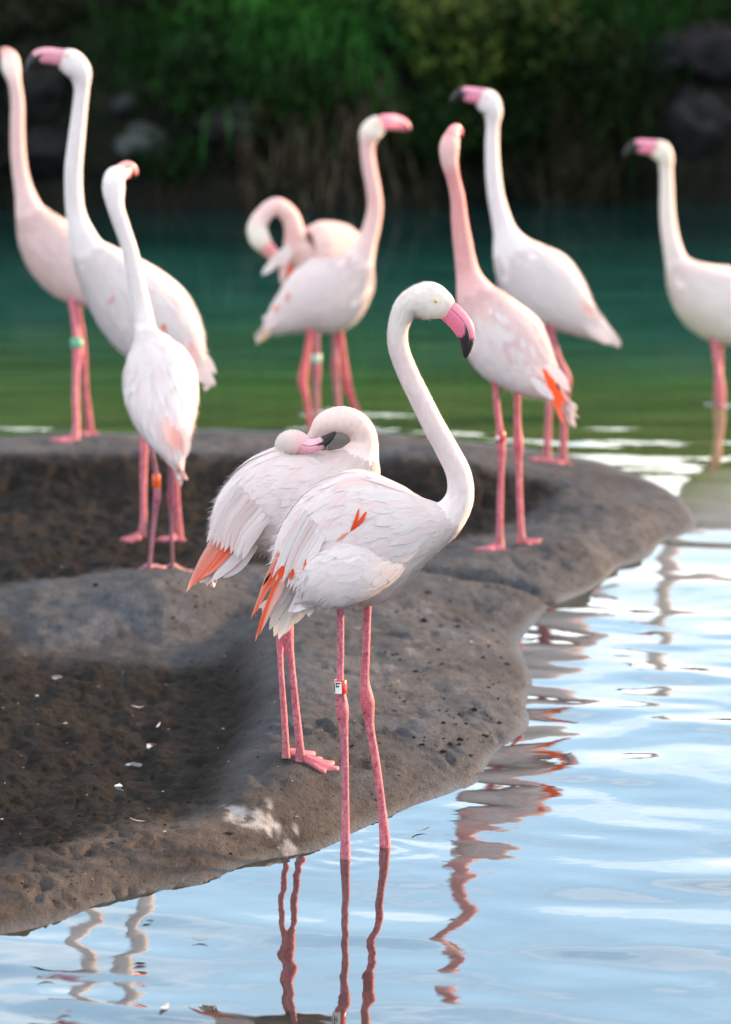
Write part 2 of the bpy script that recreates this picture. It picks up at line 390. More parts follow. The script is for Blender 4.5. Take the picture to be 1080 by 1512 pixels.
# ------------------------------------------------------------------ water
def water_material():
    m, n, out = new_mat('water')
    tc = nd(n, 'ShaderNodeTexCoord')
    sx = nd(n, 'ShaderNodeSeparateXYZ'); n.links.new(tc.outputs['Object'], sx.inputs[0])
    no = nd(n, 'ShaderNodeTexNoise', i_Scale=0.35, i_Detail=3.0)
    mp = nd(n, 'ShaderNodeMapping'); mp.inputs['Scale'].default_value = (0.7, 1.2, 1)
    n.links.new(tc.outputs['Object'], mp.inputs[0]); n.links.new(mp.outputs[0], no.inputs['Vector'])
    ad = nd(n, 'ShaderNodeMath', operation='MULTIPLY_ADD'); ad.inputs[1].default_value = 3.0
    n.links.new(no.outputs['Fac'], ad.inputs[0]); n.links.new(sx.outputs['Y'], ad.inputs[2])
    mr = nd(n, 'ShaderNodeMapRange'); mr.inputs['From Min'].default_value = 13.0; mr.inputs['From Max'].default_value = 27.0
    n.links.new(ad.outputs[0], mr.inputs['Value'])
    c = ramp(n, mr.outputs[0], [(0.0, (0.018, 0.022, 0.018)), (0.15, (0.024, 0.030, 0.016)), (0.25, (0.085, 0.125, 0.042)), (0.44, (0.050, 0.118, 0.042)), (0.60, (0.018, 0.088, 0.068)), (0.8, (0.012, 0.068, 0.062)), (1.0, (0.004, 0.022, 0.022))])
    bs = nd(n, 'ShaderNodeBsdfPrincipled', i_Roughness=0.015)
    bs.inputs['IOR'].default_value = 2.4
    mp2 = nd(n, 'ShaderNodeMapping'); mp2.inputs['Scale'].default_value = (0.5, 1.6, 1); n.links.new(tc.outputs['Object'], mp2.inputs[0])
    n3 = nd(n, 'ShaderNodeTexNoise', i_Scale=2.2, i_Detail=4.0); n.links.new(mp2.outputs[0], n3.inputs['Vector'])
    c = mul_color(n, c, ramp(n, n3.outputs['Fac'], [(0.3, (0.72, 0.74, 0.76)), (0.7, (1.4, 1.36, 1.3))]))  # light and dark ripple streaks painted into the water colour
    n.links.new(c, bs.inputs['Base Color'])
    n2 = nd(n, 'ShaderNodeTexNoise', i_Scale=9.0, i_Detail=2.0)
    n.links.new(tc.outputs['Object'], n2.inputs['Vector'])
    bp = nd(n, 'ShaderNodeBump', i_Strength=0.12, i_Distance=0.004)
    n.links.new(n2.outputs['Fac'], bp.inputs['Height']); n.links.new(bp.outputs[0], bs.inputs['Normal'])
    n.links.new(bs.outputs[0], out.inputs['Surface'])
    return m
M_WATER = water_material()
RINGS = []     # legs standing in the water: faint rings round them
def build_water():
    xs = np.concatenate([-np.geomspace(60, 2.8, 26)[:-1], np.linspace(-2.8, 2.8, 250), np.geomspace(2.8, 60, 26)[1:]])
    ys = np.concatenate([np.linspace(2.0, 7.0, 30, endpoint=False), np.arange(7.0, 17.5, 0.024), np.arange(17.5, 28.6, 0.05), [29.4]])
    X, Y = np.meshgrid(xs, ys, indexing='ij')
    Z = np.zeros_like(X)
    g = np.random.default_rng(5)
    warpx = 0.10 * fbm(X * 1.1, Y * 1.1, 60, 2); warpy = 0.10 * fbm(X * 1.1, Y * 1.1, 70, 2)
    for k in range(46):
        lam = g.uniform(0.14, 0.62); th = math.radians(g.normal(78, 26)); ph = g.uniform(0, 6.28)
        sl = 0.0072 * (lam / 0.3) ** 0.25
        a = sl * lam / 6.283
        kx, ky = math.cos(th) * 6.283 / lam, math.sin(th) * 6.283 / lam
        Z += a * np.sin(kx * (X + warpx) + ky * (Y + warpy) + ph)
    for k in range(26):
        lam = g.uniform(0.10, 0.17); th = math.radians(g.normal(80, 32)); a = 0.0055 * lam / 6.283
        Z += a * np.sin(math.cos(th) * 6.283 / lam * (X + warpx) + math.sin(th) * 6.283 / lam * (Y + warpy) + g.uniform(0, 6.28)) * (0.6 + 0.6 * fbm(X * 0.9, Y * 0.6, 85, 2))
    Z *= (0.66 + 0.25 * fbm(X * 0.8, Y * 0.5, 80, 2)) * (0.22 + 0.78 * sstep(15.0, 11.5, Y))
    for (rx, ry, amp) in RINGS:
        d = np.hypot(X - rx, Y - ry)
        Z += amp * np.cos(d * 6.283 / 0.07) * np.exp(-d / 0.09)
    fade = sstep(3.4, 2.6, np.abs(X)) * sstep(6.8, 7.6, Y) * sstep(28.4, 27.0, Y)
    o = finish('water', np.stack([X, Y, Z * fade], -1), grid_faces(len(xs), len(ys))[:, ::-1], M_WATER)
    tag(o, kind='structure')

# ------------------------------------------------------------------ flamingo builders
WHITE = np.array([0.81, 0.742, 0.748]); BLUSH = np.array([0.82, 0.60, 0.58]); PINK = np.array([0.74, 0.40, 0.40])
SALMON = np.array([0.70, 0.27, 0.26]); CREAM = np.array([0.80, 0.73, 0.66]); ORANGE = np.array([0.90, 0.12, 0.03]); CORAL = np.array([0.88, 0.20, 0.13])
RED = np.array([0.75, 0.05, 0.02]); BLACK = np.array([0.012, 0.012, 0.014]); LEGPINK = np.array([0.68, 0.19, 0.245]); MAUVE = np.array([0.42, 0.16, 0.23]); BILLPINK = np.array([0.72, 0.17, 0.27])

def catmull(P, n_per):
    """centripetal-like Catmull-Rom through rows of P; returns samples and control-index parameter"""
    P = np.asarray(P, float); n = len(P)
    ext = np.vstack([2 * P[0] - P[1], P, 2 * P[-1] - P[-2]])
    out = []; g = []
    for i in range(n - 1):
        p0, p1, p2, p3 = ext[i:i + 4]
        d = [max(1e-6, np.linalg.norm((b - a)[:3])) ** 0.5 for a, b in ((p0, p1), (p1, p2), (p2, p3))]
        t0, t1 = 0, d[0]; t2 = t1 + d[1]; t3 = t2 + d[2]
        for s in np.linspace(0, 1, n_per, endpoint=False):
            t = t1 + s * (t2 - t1)
            A1 = (t1 - t) / (t1 - t0) * p0 + (t - t0) / (t1 - t0) * p1
            A2 = (t2 - t) / (t2 - t1) * p1 + (t - t1) / (t2 - t1) * p2
            A3 = (t3 - t) / (t3 - t2) * p2 + (t - t2) / (t3 - t2) * p3
            B1 = (t2 - t) / (t2 - t0) * A1 + (t - t0) / (t2 - t0) * A2
            B2 = (t3 - t) / (t3 - t1) * A2 + (t - t1) / (t3 - t1) * A3
            out.append((t2 - t) / (t2 - t1) * B1 + (t - t1) / (t2 - t1) * B2); g.append(i + s)
    out.append(P[-1]); g.append(n - 1)
    return np.array(out), np.array(g)

VIEW = np.array([0.0, 1.0, 0.0])
class Loft:
    """a tube of elliptical rings along a spine given in photo pixels + depth offset"""
    def __init__(self, spine, Y0, sgn=1, n_per=10, M=36, default_ratio=0.75, frame='view'):
        rows = []
        for s in spine:
            px, py, hw = s[:3]; dy = s[3] if len(s) > 3 else 0.0; ra = s[4] if len(s) > 4 else default_ratio
            p = at_depth(px, py, Y0 + dy)
            rows.append((*p, hw * m_per_px(Y0 + dy), ra))
        S, self.g = catmull(rows, n_per)
        Cc = S[:, :3]; wa = np.maximum(S[:, 3], 0.0006); ra = S[:, 4]
        T = np.gradient(Cc, axis=0); T /= np.linalg.norm(T, axis=1)[:, None]
        if frame == 'view':
            A = sgn * np.cross(T, VIEW); A /= np.linalg.norm(A, axis=1)[:, None]
        else:                       # parallel transport from the first ring
            A = np.zeros_like(T)
            a = sgn * np.cross(T[0], VIEW); a /= np.linalg.norm(a); A[0] = a
            for i in range(1, len(T)):
                a = A[i - 1] - T[i] * np.dot(A[i - 1], T[i]); A[i] = a / np.linalg.norm(a)
        B = sgn * np.cross(T, A)       # towards the viewer for either heading
        th = np.linspace(0, 2 * np.pi, M, endpoint=False)
        self.th = th; self.C = Cc; self.wa = wa; self.A = A; self.B = B; self.T = T; self.ra = ra
        self.P = Cc[:, None] + A[:, None] * (wa[:, None] * np.cos(th))[..., None] + B[:, None] * ((wa * ra)[:, None] * np.sin(th))[..., None]
        Nn = A[:, None] * (np.cos(th) / wa[:, None])[..., None] + B[:, None] * (np.sin(th) / (wa * ra)[:, None])[..., None]
        self.N = Nn / np.linalg.norm(Nn, axis=-1)[..., None]
        self.M = M
    def ev(self, g, th):
        gi = np.interp(g, self.g, np.arange(len(self.g)))
        i = np.clip(np.floor(gi).astype(int), 0, len(self.g) - 2); fi = gi - i
        t = (th / (2 * np.pi) * self.M) % self.M
        j = np.floor(t).astype(int) % self.M; fj = t - np.floor(t); j2 = (j + 1) % self.M
        def bl(Q):
            return ((Q[i, j] * (1 - fj)[:, None] + Q[i, j2] * fj[:, None]) * (1 - fi)[:, None] +
                    (Q[i + 1, j] * (1 - fj)[:, None] + Q[i + 1, j2] * fj[:, None]) * fi[:, None])
        return bl(self.P), bl(self.N)
    def faces(self):
        n, M = len(self.g), self.M
        i = np.arange(n - 1)[:, None] * M; j = np.arange(M)[None]; j2 = (j + 1) % M
        f = np.stack([i + j, i + j2, i + M + j2, i + M + j], -1).reshape(-1, 4).tolist()
        f.append(list(range(M))); f.append([(n - 1) * M + k for k in range(M)][::-1])
        return f

def feather_profile(t, pointed=0.0):
    w = np.minimum(1.0, 0.4 + 1.5 * t)
    k = np.clip((t - 0.5) / 0.5, 0, 1)
    tip = np.sqrt(np.maximum(0.0, 1 - k ** 2)) * (1 - pointed) + (1 - k) * pointed
    return np.maximum(w * tip, 0.06)
def feather_mesh(P, Nn, Wd, tint, pointed=0.0, camber=0.07, rnd=None):
    """P: [F, n, 3] mid line, Nn: [F, n, 3] normals, Wd: [F] widths, tint [F, n, 3] -> verts, faces, tints, fuv"""
    Fn, n, _ = P.shape
    T = np.gradient(P, axis=1); T /= np.linalg.norm(T, axis=2)[..., None] + 1e-9
    L = np.cross(T, Nn); L /= np.linalg.norm(L, axis=2)[..., None] + 1e-9
    N2 = np.cross(L, T)
    t = np.linspace(0, 1, n)
    w = feather_profile(t, pointed)[None] * Wd[:, None] * 0.5
    ac = np.array([-1.0, -0.5, 0.0, 0.5, 1.0]) if n > 5 else np.array([-1.0, 0.0, 1.0])
    K = len(ac)
    V = P[:, :, None] + L[:, :, None] * (w[:, :, None] * ac)[..., None] - N2[:, :, None] * (camber * w[:, :, None] * ac ** 2)[..., None] * 1.6
    base = (np.arange(Fn) * n * K)[:, None, None] + (np.arange(n - 1) * K)[None, :, None] + np.arange(K - 1)[None, None]
    Fc = np.stack([base, base + 1, base + K + 1, base + K], -1).reshape(-1, 4)
    if rnd is None: rnd = rng.random(Fn)
    UV = np.zeros((Fn, n, K, 3)); UV[..., 0] = ac; UV[..., 1] = t[None, :, None]; UV[..., 2] = rnd[:, None, None]
    Tn = np.repeat(tint[:, :, None], K, 2)
    Gn = N2[:, :, None] + L[:, :, None] * (0.25 * ac)[None, None, :, None]
    NN = Nn[:, :, None] * 0.72 + Gn * 0.28
    NN = NN / np.linalg.norm(NN, axis=-1)[..., None]
    return V.reshape(-1, 3), Fc, Tn.reshape(-1, 3), UV.reshape(-1, 3), NN.reshape(-1, 3)

def lay_feathers(loft, g0, th0, L, dth, lift0, lift1, gcut, grav=0.3, n=7, lean=0.0):
    """feather mid lines that follow the surface tailwards, then run free past gcut"""
    g = g0.copy(); th = th0.copy(); Fn = len(g)
    P = np.zeros((Fn, n, 3)); Q = np.zeros((Fn, n, 3))
    p, nn = loft.ev(g, th); prev = None; d = None
    free = np.zeros(Fn, bool); ds = L / (n - 1)
    cur = p.copy(); nrm = nn.copy()
    for k in range(n):
        P[:, k] = cur + nrm * (lift0 + (lift1 - lift0) * k / (n - 1))[:, None]; Q[:, k] = nrm
        p2, _ = loft.ev(g - 0.06, th + dth / n * 0.3)
        dirn = p2 - cur; ln = np.linalg.norm(dirn, axis=1) + 1e-9; dirn /= ln[:, None]
        if d is None: d = dirn
        free |= (g < gcut)
        d = np.where(free[:, None], d, dirn)
        d = d + np.where(free, grav / n, 0.0)[:, None] * np.array([0, 0, -1.0]); d /= np.linalg.norm(d, axis=1)[:, None]
        g = np.where(free, g, g - 0.06 * ds / ln); th = np.where(free, th, th + dth / (n - 1))
        ps, ns = loft.ev(np.maximum(g, 0), th)
        cur = np.where(free[:, None], cur + d * ds[:, None], ps)
        nf = nrm - d * (nrm * d).sum(1)[:, None]; nf /= np.linalg.norm(nf, axis=1)[:, None]
        nrm = np.where(free[:, None], nf, ns)
    return P, Q

def fuzz(loft, g0, g1, count, length, wid, lift, tintf, sz=None):
    g = rng.uniform(g0, g1, count); th = rng.uniform(0, 2 * np.pi, count)
    p, nn = loft.ev(g, th); p2, _ = loft.ev(np.maximum(g - 0.05, 0), th)
    d = p2 - p; d /= np.linalg.norm(d, axis=1)[:, None] + 1e-9
    d += rng.normal(0, 0.22, d.shape); d -= nn * (d * nn).sum(1)[:, None]; d /= np.linalg.norm(d, axis=1)[:, None]
    s = np.cross(d, nn)
    l = length * rng.uniform(0.5, 1.3, count); a = rng.uniform(0.3, 1.0, count) * lift
    tip = p + d * l[:, None] + nn * (l * a)[:, None]
    b0 = p - s * wid * 0.5 - nn * 0.001; b1 = p + s * wid * 0.5 - nn * 0.001
    V = np.stack([b0, b1, tip], 1).reshape(-1, 3)
    Fc = np.arange(count * 3).reshape(-1, 3)
    tn = np.repeat(tintf(g, th), 3, 0)
    uv = np.tile(np.array([[-1, 0, 0], [1, 0, 0], [0, 1, 0.0]]), (count, 1))
    return V, Fc, tn, uv, np.repeat(nn, 3, 0)

def band_of_colour(stops):
    gs = [s[0] for s in stops]; cs = np.array([s[1] for s in stops])
    return lambda g, th=None: np.stack([np.interp(g, gs, cs[:, k]) for k in range(3)], -1)

def tube(pts, radii, M=14, n_per=6):
    S, _ = catmull(np.hstack([np.array(pts), np.array(radii)[:, None]]), n_per)
    Cc = S[:, :3]; r = S[:, 3]
    T = np.gradient(Cc, axis=0); T /= np.linalg.norm(T, axis=1)[:, None]
    A = np.cross(T, np.array([0.03, 1.0, 0.02])); A /= np.linalg.norm(A, axis=1)[:, None]; B = np.cross(T, A)
    th = np.linspace(0, 2 * np.pi, M, endpoint=False)
    V = Cc[:, None] + A[:, None] * (r[:, None] * np.cos(th))[..., None] + B[:, None] * (r[:, None] * np.sin(th))[..., None]
    n = len(Cc)
    i = np.arange(n - 1)[:, None] * M; j = np.arange(M)[None]; j2 = (j + 1) % M
    f = np.stack([i + j, i + j2, i + M + j2, i + M + j], -1).reshape(-1, 4).tolist()
    f.append(list(range(M))); f.append([(n - 1) * M + k for k in range(M)][::-1])
    return V.reshape(-1, 3), f, n, M, Cc, T, A, B

def build_foot(parent, ankle, heading, length, colour, water=False):
    """three webbed toes and a short hind toe"""
    hd = np.array([heading[0], heading[1], 0.0]); hd /= np.linalg.norm(hd)
    sd = np.array([-hd[1], hd[0], 0.0])
    def gz(p):
        return float(height(np.array([p[0]]), np.array([p[1]]))[0])
    V = []; Fc = []
    nr, na = 6, 13
    angs = np.radians(np.linspace(-34, 34, na))
    top = []; bot = []
    for i in range(nr):
        s = i / (nr - 1)
        for k, a in enumerate(angs):
            toe = math.cos(3 * a / math.radians(34) * math.pi / 1.5 * 0.5) if False else abs(math.cos(1.0 * math.pi * (k / (na - 1)) * 2))
            ln = length * (0.80 + 0.20 * toe ** 1.5) * (1.0 - 0.1 * abs(a) / math.radians(34))
            p = ankle + (hd * math.cos(a) + sd * math.sin(a)) * (ln * s)
            z = gz(p) if not water else ankle[2]
            thick = (0.013 * (1 - s) ** 1.5 + 0.0035 + 0.0045 * toe ** 3)
            top.append((p[0], p[1], z + thick)); bot.append((p[0], p[1], z - 0.004))
    V = np.array(top + bot); n1 = nr * na
    q = grid_faces(nr, na)
    Fc = q.tolist() + (q[:, ::-1] + n1).tolist()
    for k in range(na - 1):
        a = (nr - 1) * na + k; Fc.append([a, a + 1, a + 1 + n1, a + n1])
    for i in range(nr - 1):
        for k, fl in ((0, 1), (na - 1, 0)):
            a = i * na + k; b = a + na
            Fc.append([a, b, b + n1, a + n1] if fl else [b, a, a + n1, b + n1])
    t = np.tile(colour, (len(V), 1)) * (0.85 + 0.15 * rng.random((len(V), 1)))
    o = finish('foot', V, Fc, M_LEG, parent, t)
    hv, hf, *_ = tube([ankle + [0, 0, 0.018], ankle - hd * 0.018 + [0, 0, 0.008], ankle - hd * 0.032 + [0, 0, 0.001]], [0.004, 0.0035, 0.0015], 8, 3)
    return o

def build_leg(root, Y0, spec, colour, band=None):
    """spec: dict(top depth, pts [(px,py,r)], ground: 'mud'|'water', toe px)"""
    pts = spec['pts']; fx, fy, fr = pts[-1]
    if spec.get('water'):
        base = on_plane(fx, fy, 0.0); RINGS.append((base[0], base[1], 0.0016))
    elif 'behind' in spec:            # foot hidden behind the rise in front of it
        base = on_plane(fx, fy, spec['behind']); base[2] = float(height(base[:1], base[1:2])[0])
    else:
        base = on_ground(fx, fy)
    Yt = Y0 + spec.get('d', 0.0)
    y_top, y_bot = pts[0][1], pts[-1][1]
    P = []; R = []
    for (px, py, r) in pts:
        s = (py - y_top) / (y_bot - y_top); Y = Yt + (base[1] - Yt) * s
        P.append(at_depth(px, py, Y)); R.append(r * m_per_px(Y))
    # run up into the belly and, in water, down to the bed
    P.insert(0, P[0] + (P[0] - P[1]) / np.linalg.norm(P[0] - P[1]) * 0.05); R.insert(0, R[0] * 1.5)
    if spec.get('water'):
        P.append(P[-1] + np.array([0, 0, -0.09])); R.append(R[-1])
    V, f, n, M, Cc, T, A, B = tube(P, R, 18, 26)
    hgt = V[:, 2]
    shade = 1.0 + 0.10 * np.sin(hgt * 95) * 0.4
    tn = colour[None] * shade[:, None]
    kz = P[spec['knee'] + 1][2]
    kk = np.exp(-((hgt - kz) / 0.03) ** 2)[:, None]
    tn = tn * (1 - kk * 0.35) + kk * 0.35 * np.array([0.66, 0.10, 0.14])
    mot = fbm(V[:, 0] * 160 + V[:, 1] * 90, hgt * 55, 17, 3)[:, None]
    tn = tn * (1 + 0.26 * mot * np.array([0.7, 1.1, 1.0]))
    ring = (np.sin(hgt * 900 + 2.0 * mot[:, 0]) > 0.75)[:, None]
    tn = np.where(ring, tn * 0.80, tn)
    speck = (vnoise(V[:, 0] * 420 + V[:, 1] * 300, hgt * 160, 29) > 0.72)[:, None]
    tn = np.where(speck, tn * np.array([0.45, 0.4, 0.45]), tn)
    low = sstep(base[2] + 0.10, base[2], hgt)[:, None]
    mud = low * (0.35 + 0.4 * mot)
    tn = tn * (1 - np.clip(mud, 0, 0.6)) + np.array([0.14, 0.10, 0.085]) * np.clip(mud, 0, 0.6) * (0 if spec.get('water') else 1) + tn * np.clip(mud, 0, 0.6) * (1 if spec.get('water') else 0)
    leg = finish('leg', V, f, M_LEG, root, tn)
    leg['_o'] = root['_o']
    if 'behind' in spec:
        build_foot(leg, base, (0.25, 1.0), 0.085, colour * 0.95)
    if 'toe' in spec:
        tip = on_ground(*spec['toe']); hv = tip - base
        build_foot(leg, base, hv[:2], min(0.105, max(0.07, np.linalg.norm(hv[:2]))), colour * 0.95)
    if band:
        y0, y1, c, patch = band
        def at_row(row):
            pz = [(q, r) for q, r in zip(P, R)]
            _, rows = to_px(np.array([q for q, _ in pz])); k = np.arange(len(rows))
            f_ = np.interp(row, rows, k); i = int(min(f_, len(P) - 2)); s = f_ - i
            return P[i] * (1 - s) + P[i + 1] * s, R[i] * (1 - s) + R[i + 1] * s
        a, ra = at_row(y0); b, rb = at_row(y1)
        r = max(ra, rb) * 1.3
        ax = (b - a) / np.linalg.norm(b - a)
        Vb, fb, *_ = tube([a, a + ax * 0.0006, b - ax * 0.0006, b], [r * 0.96, r, r, r * 0.96], 24, 1)
        bo = finish('leg_band', Vb, fb, M_BAND, leg, np.array(c))
        bo['_o'] = root['_o']
        if patch:
            # white printed plate wrapped round the left front of the ring, with dark marks
            e1 = np.cross(ax, [0, 1, 0]); e1 /= np.linalg.norm(e1); e2 = np.cross(ax, e1)
            if e2[1] > 0: e2 = -e2
            if e1[0] > 0: e1 = -e1
            ln = np.linalg.norm(b - a)
            def strip(a0, a1, s0, s1, rr, cc, nm):
                th = np.radians(np.linspace(a0, a1, 9))
                v = [a + ax * ln * s + (e1 * math.cos(t) + e2 * math.sin(t)) * rr for s in (s0, s1) for t in th]
                ff = [[k, k + 1, k + 10, k + 9] for k in range(8)]
                return np.array(v), ff, cc, nm
            for args in patch:
                v, ff, cc, nm = strip(*args[:4], r * args[4], args[5], args[6])
                finish(nm, v, ff, M_BAND, leg, np.array(cc))
    return leg, base

def build_bill(root, Y0, spine, sgn, pink=BILLPINK, black_at=0.62, gape=0.30, fade=0.06):
    lf = Loft(spine, Y0, sgn, n_per=8, M=40, default_ratio=0.62)
    n, M = len(lf.g), lf.M
    u = lf.g / lf.g[-1]
    obs = []
    parent = root
    for part in ('lower', 'upper'):
        ct = np.cos(lf.th)
        P = lf.P.copy()
        c0 = gape if part == 'upper' else gape - 0.05
        chord = lf.C[:, None] + lf.A[:, None] * (lf.wa * c0)[:, None, None] + lf.B[:, None] * ((lf.wa * lf.ra)[:, None] * np.sin(lf.th))[..., None] * 0.9
        keep = ct > c0 if part == 'upper' else ct < c0
        P = np.where(keep[None, :, None], P, chord)
        if part == 'upper':   # the ridge of the upper half is narrower
            mid = lf.C[:, None] + lf.A[:, None] * ((P - lf.C[:, None]) * lf.A[:, None]).sum(-1)[..., None]
            P = mid + (P - mid) * (1.0 - 0.22 * np.clip((ct - c0) / (1 - c0), 0, 1))[None, :, None]
        uu = np.repeat(u[:, None], M, 1)
        jag = 0.03 * vnoise(np.repeat(lf.th[None], n, 0) * 9, uu * 3 + 5, 3)
        if part == 'lower':
            near = np.exp(-((ct - c0) / 0.22) ** 2)[None]
            bl = sstep(black_at - 0.02, black_at + 0.02, uu + jag + 0.36 * near * sstep(0.25, 0.6, uu))
            dark = np.where((~keep)[None], 1.0, 0) * np.ones_like(uu)
            bl = np.maximum(bl, dark * sstep(0.12, 0.3, uu))
        else:
            bl = sstep(black_at + 0.03, black_at + 0.07, uu + jag)
        base_c = pink[None, None] * (1.0 + 0.15 * np.sin(uu * 6)[..., None])
        if part == 'upper': base_c = base_c * np.array([1.0, 1.25, 1.15])
        tn = base_c * (1 - bl[..., None]) + BLACK * bl[..., None]
        o = finish('lower_bill' if part == 'lower' else 'upper_bill', P.reshape(-1, 3), lf.faces(), M_BILL, root, tn.reshape(-1, 3))
    return lf

def near_surface(lofts, px, py, rad=5.0):
    best = None
    for lf in lofts:
        x, y = to_px(lf.P.reshape(-1, 3)); d = np.hypot(x - px, y - py)
        q = lf.P.reshape(-1, 3)[d < rad]
        if len(q):
            m = q[:, 1].min()
            best = m if best is None else min(best, m)
    return best

def px_feather(parent, name, Y, pts, wid_px, colour, tipc=None, pointed=0.35, n=9, normal=(0, -1, 0.15), dys=None):
    """one feather through photo pixels at a given depth"""
    dys = dys or [0.0] * len(pts)
    P3 = np.array([at_depth(a, b, Y + d) for (a, b), d in zip(pts, dys)])
    S, _ = catmull(P3, 8) if len(P3) > 2 else (np.linspace(P3[0], P3[1], 17), None)
    idx = np.linspace(0, len(S) - 1, n).astype(int); mid = S[idx][None]
    Nn = np.tile(np.array(normal, float) / np.linalg.norm(normal), (1, n, 1))
    t = np.linspace(0, 1, n)[None, :, None]
    c = np.array(colour)[None, None] * (1 - t) + np.array(tipc if tipc is not None else colour)[None, None] * t
    V, f, tn, uv, _ = feather_mesh(mid, Nn, np.array([wid_px * m_per_px(Y)]), c, pointed)
    return finish(name, V, f, M_FEATHER, parent, tn, uv)

def build_flamingo(spec):
    """spec: see the list further down"""
    feet = []
    sgn = spec['sgn']; nb = spec['nb']
    # where it stands
    fx = [l['pts'][-1] for l in spec['legs']]
    bases = [on_plane(p[0], p[1], 0.0) if l.get('water') else (on_plane(p[0], p[1], l['behind']) if 'behind' in l else on_ground(p[0], p[1])) for p, l in zip(fx, spec['legs'])]
    base = np.mean(bases, 0); Y0 = base[1] + spec.get('dY', 0.0)
    root = empty('flamingo', base)
    tag(root, spec['label'], 'flamingo', 'flamingos of the flock')
    sc = m_per_px(Y0)
    lf = Loft(spec['spine'], Y0, sgn, n_per=12, M=44, default_ratio=spec.get('ratio', 0.74), frame=spec.get('frame', 'view'))
    cf = band_of_colour(spec['cols'])
    n, M = len(lf.g), lf.M
    G = np.repeat(lf.g[:, None], M, 1)
    tn = cf(G.ravel())
    nz = vnoise(lf.P[..., 0].ravel() * 60, lf.P[..., 2].ravel() * 45, 4)[:, None]
    tn = tn * (1 + 0.03 * nz)
    # bare pink skin round the bill and eye
    gl = lf.g[-1]
    face = sstep(gl - spec.get('face_from', 0.75), gl - 0.05, G.ravel() + 0.15 * nz[:, 0])[:, None]
    tn = tn * (1 - 0.6 * face) + 0.6 * face * spec.get('face', np.array([0.80, 0.50, 0.46]))
    uv = np.zeros((n * M, 3))
    finish('body', lf.P.reshape(-1, 3), lf.faces(), M_SKINFEATHER, root, tn, uv)
    td = math.radians(spec.get('dorsal', 12))       # where the back lies round the ring
    det = spec.get('detail', 0.6)
    lofts = [lf]
    # ---- contour feathers of the trunk
    def scatter(k, g0, g1, phi0, phi1, both=True):
        g = rng.uniform(g0, g1, k); ph = np.radians(rng.uniform(phi0, phi1, k)); s = np.where(rng.random(k) < 0.5, 1, -1) if both else np.ones(k)
        return g, td + s * ph, s
    pinkness = spec.get('pinkness', 0.3); tipw = spec.get('trunk', WHITE)
    def ftint(k, n_, base_c=None, p=None, g=None, th=None):
        p = pinkness if p is None else p
        mixv = (rng.random((k, 1, 1)) ** 2 * p)
        b = np.tile((tipw if base_c is None else base_c)[None, None], (k, n_, 1))
        if g is not None: b = np.repeat(cf(g)[:, None], n_, 1)
        c = b * (1 - mixv) + BLUSH * mixv
        t = np.linspace(0, 1, n_)[None, :, None]
        return c * (0.97 + 0.05 * t) * (0.97 + 0.05 * rng.random((k, 1, 1)))
    gcut = spec.get('gcut', 0.65)
    allV = []; off = 0
    def gather(store, V, f, t, u, nn=None):
        store.append((V, f, t, u, nn))
    def emit(name, store, parent, kind=None):
        o_ = 0; Vs = []; Fs = []; Ts = []; Us = []; Ns = []
        for V, f, t, u, nn in store:
            Vs.append(V); Fs += (np.asarray(f) + o_).tolist(); Ts.append(t); Us.append(u); Ns.append(nn); o_ += len(V)
        ob = finish(name, np.vstack(Vs), Fs, M_FEATHER, parent, np.vstack(Ts), np.vstack(Us), normals=np.vstack(Ns))
        if kind: ob['kind'] = kind
        return ob
    st = []
    k = int(2200 * det)
    g = np.sort(rng.uniform(0.25, nb + 0.1, k)); th = rng.uniform(0, 2 * np.pi, k)
    shrink = np.interp(g, [0, nb * 0.7, nb], [1.0, 0.85, 0.42])
    L = 0.075 * shrink * rng.uniform(0.8, 1.25, k) * spec.get('size', 1.0); Wd = 0.026 * shrink * rng.uniform(0.8, 1.2, k)
    P, Q = lay_feathers(lf, g, th, L, rng.normal(0, 0.12, k), np.full(k, 0.0005), 0.0022 + 0.0025 * rng.random(k), 0.25, 0.1, 6)
    gather(st, *feather_mesh(P, Q, Wd, ftint(k, 6, g=g), 0.15))
    pl = emit('contour_feathers', st, root, 'stuff')
    # ---- folded wings: coverts, scapulars, tertials
    wing = []
    st = []
    sz = spec.get('size', 1.0)
    def row(k, g0, g1, p0, p1, L, Wd, l0, l1, drift, grav, pointed, tint_p, gc=gcut, n_=8, base_c=None, store=None):
        g, th, s = scatter(k, g0, g1, p0, p1)
        o_ = np.argsort(g); g, th, s = g[o_], th[o_], s[o_]
        Lk = L * sz * rng.uniform(0.75, 1.2, k); Wk = Wd * rng.uniform(0.75, 1.2, k)
        P, Q = lay_feathers(lf, g, th, Lk, s * math.radians(drift) * rng.uniform(0.3, 1.4, k), np.full(k, l0), l1 + 0.0012 * rng.normal(0, 1, k), gc, grav, n_)
        gather(st if store is None else store, *feather_mesh(P, Q, Wk, ftint(k, n_, base_c, tint_p), pointed))
    d2 = 0.5 + det * 0.5
    wingtint = spec.get('wing', tipw)
    row(int(120 * d2), 0.30 * nb, 0.55 * nb, 15, 85, 0.18, 0.027, 0.002, 0.0055, 12, 0.5, 0.35, pinkness * 1.2, base_c=wingtint)
    row(int(160 * d2), 0.45 * nb, 0.74 * nb, 28, 95, 0.12, 0.028, 0.002, 0.006, 14, 0.2, 0.12, pinkness * 0.8, base_c=wingtint)
    row(int(190 * d2), 0.58 * nb, 0.86 * nb, 20, 95, 0.085, 0.025, 0.002, 0.007, 10, 0.1, 0.10, pinkness, base_c=wingtint)
    row(int(110 * d2), 0.55 * nb, 0.88 * nb, 0, 42, 0.16, 0.022, 0.003, 0.0065, 20, 0.3, 0.45, pinkness * 1.5, base_c=spec.get('mantle', wingtint))
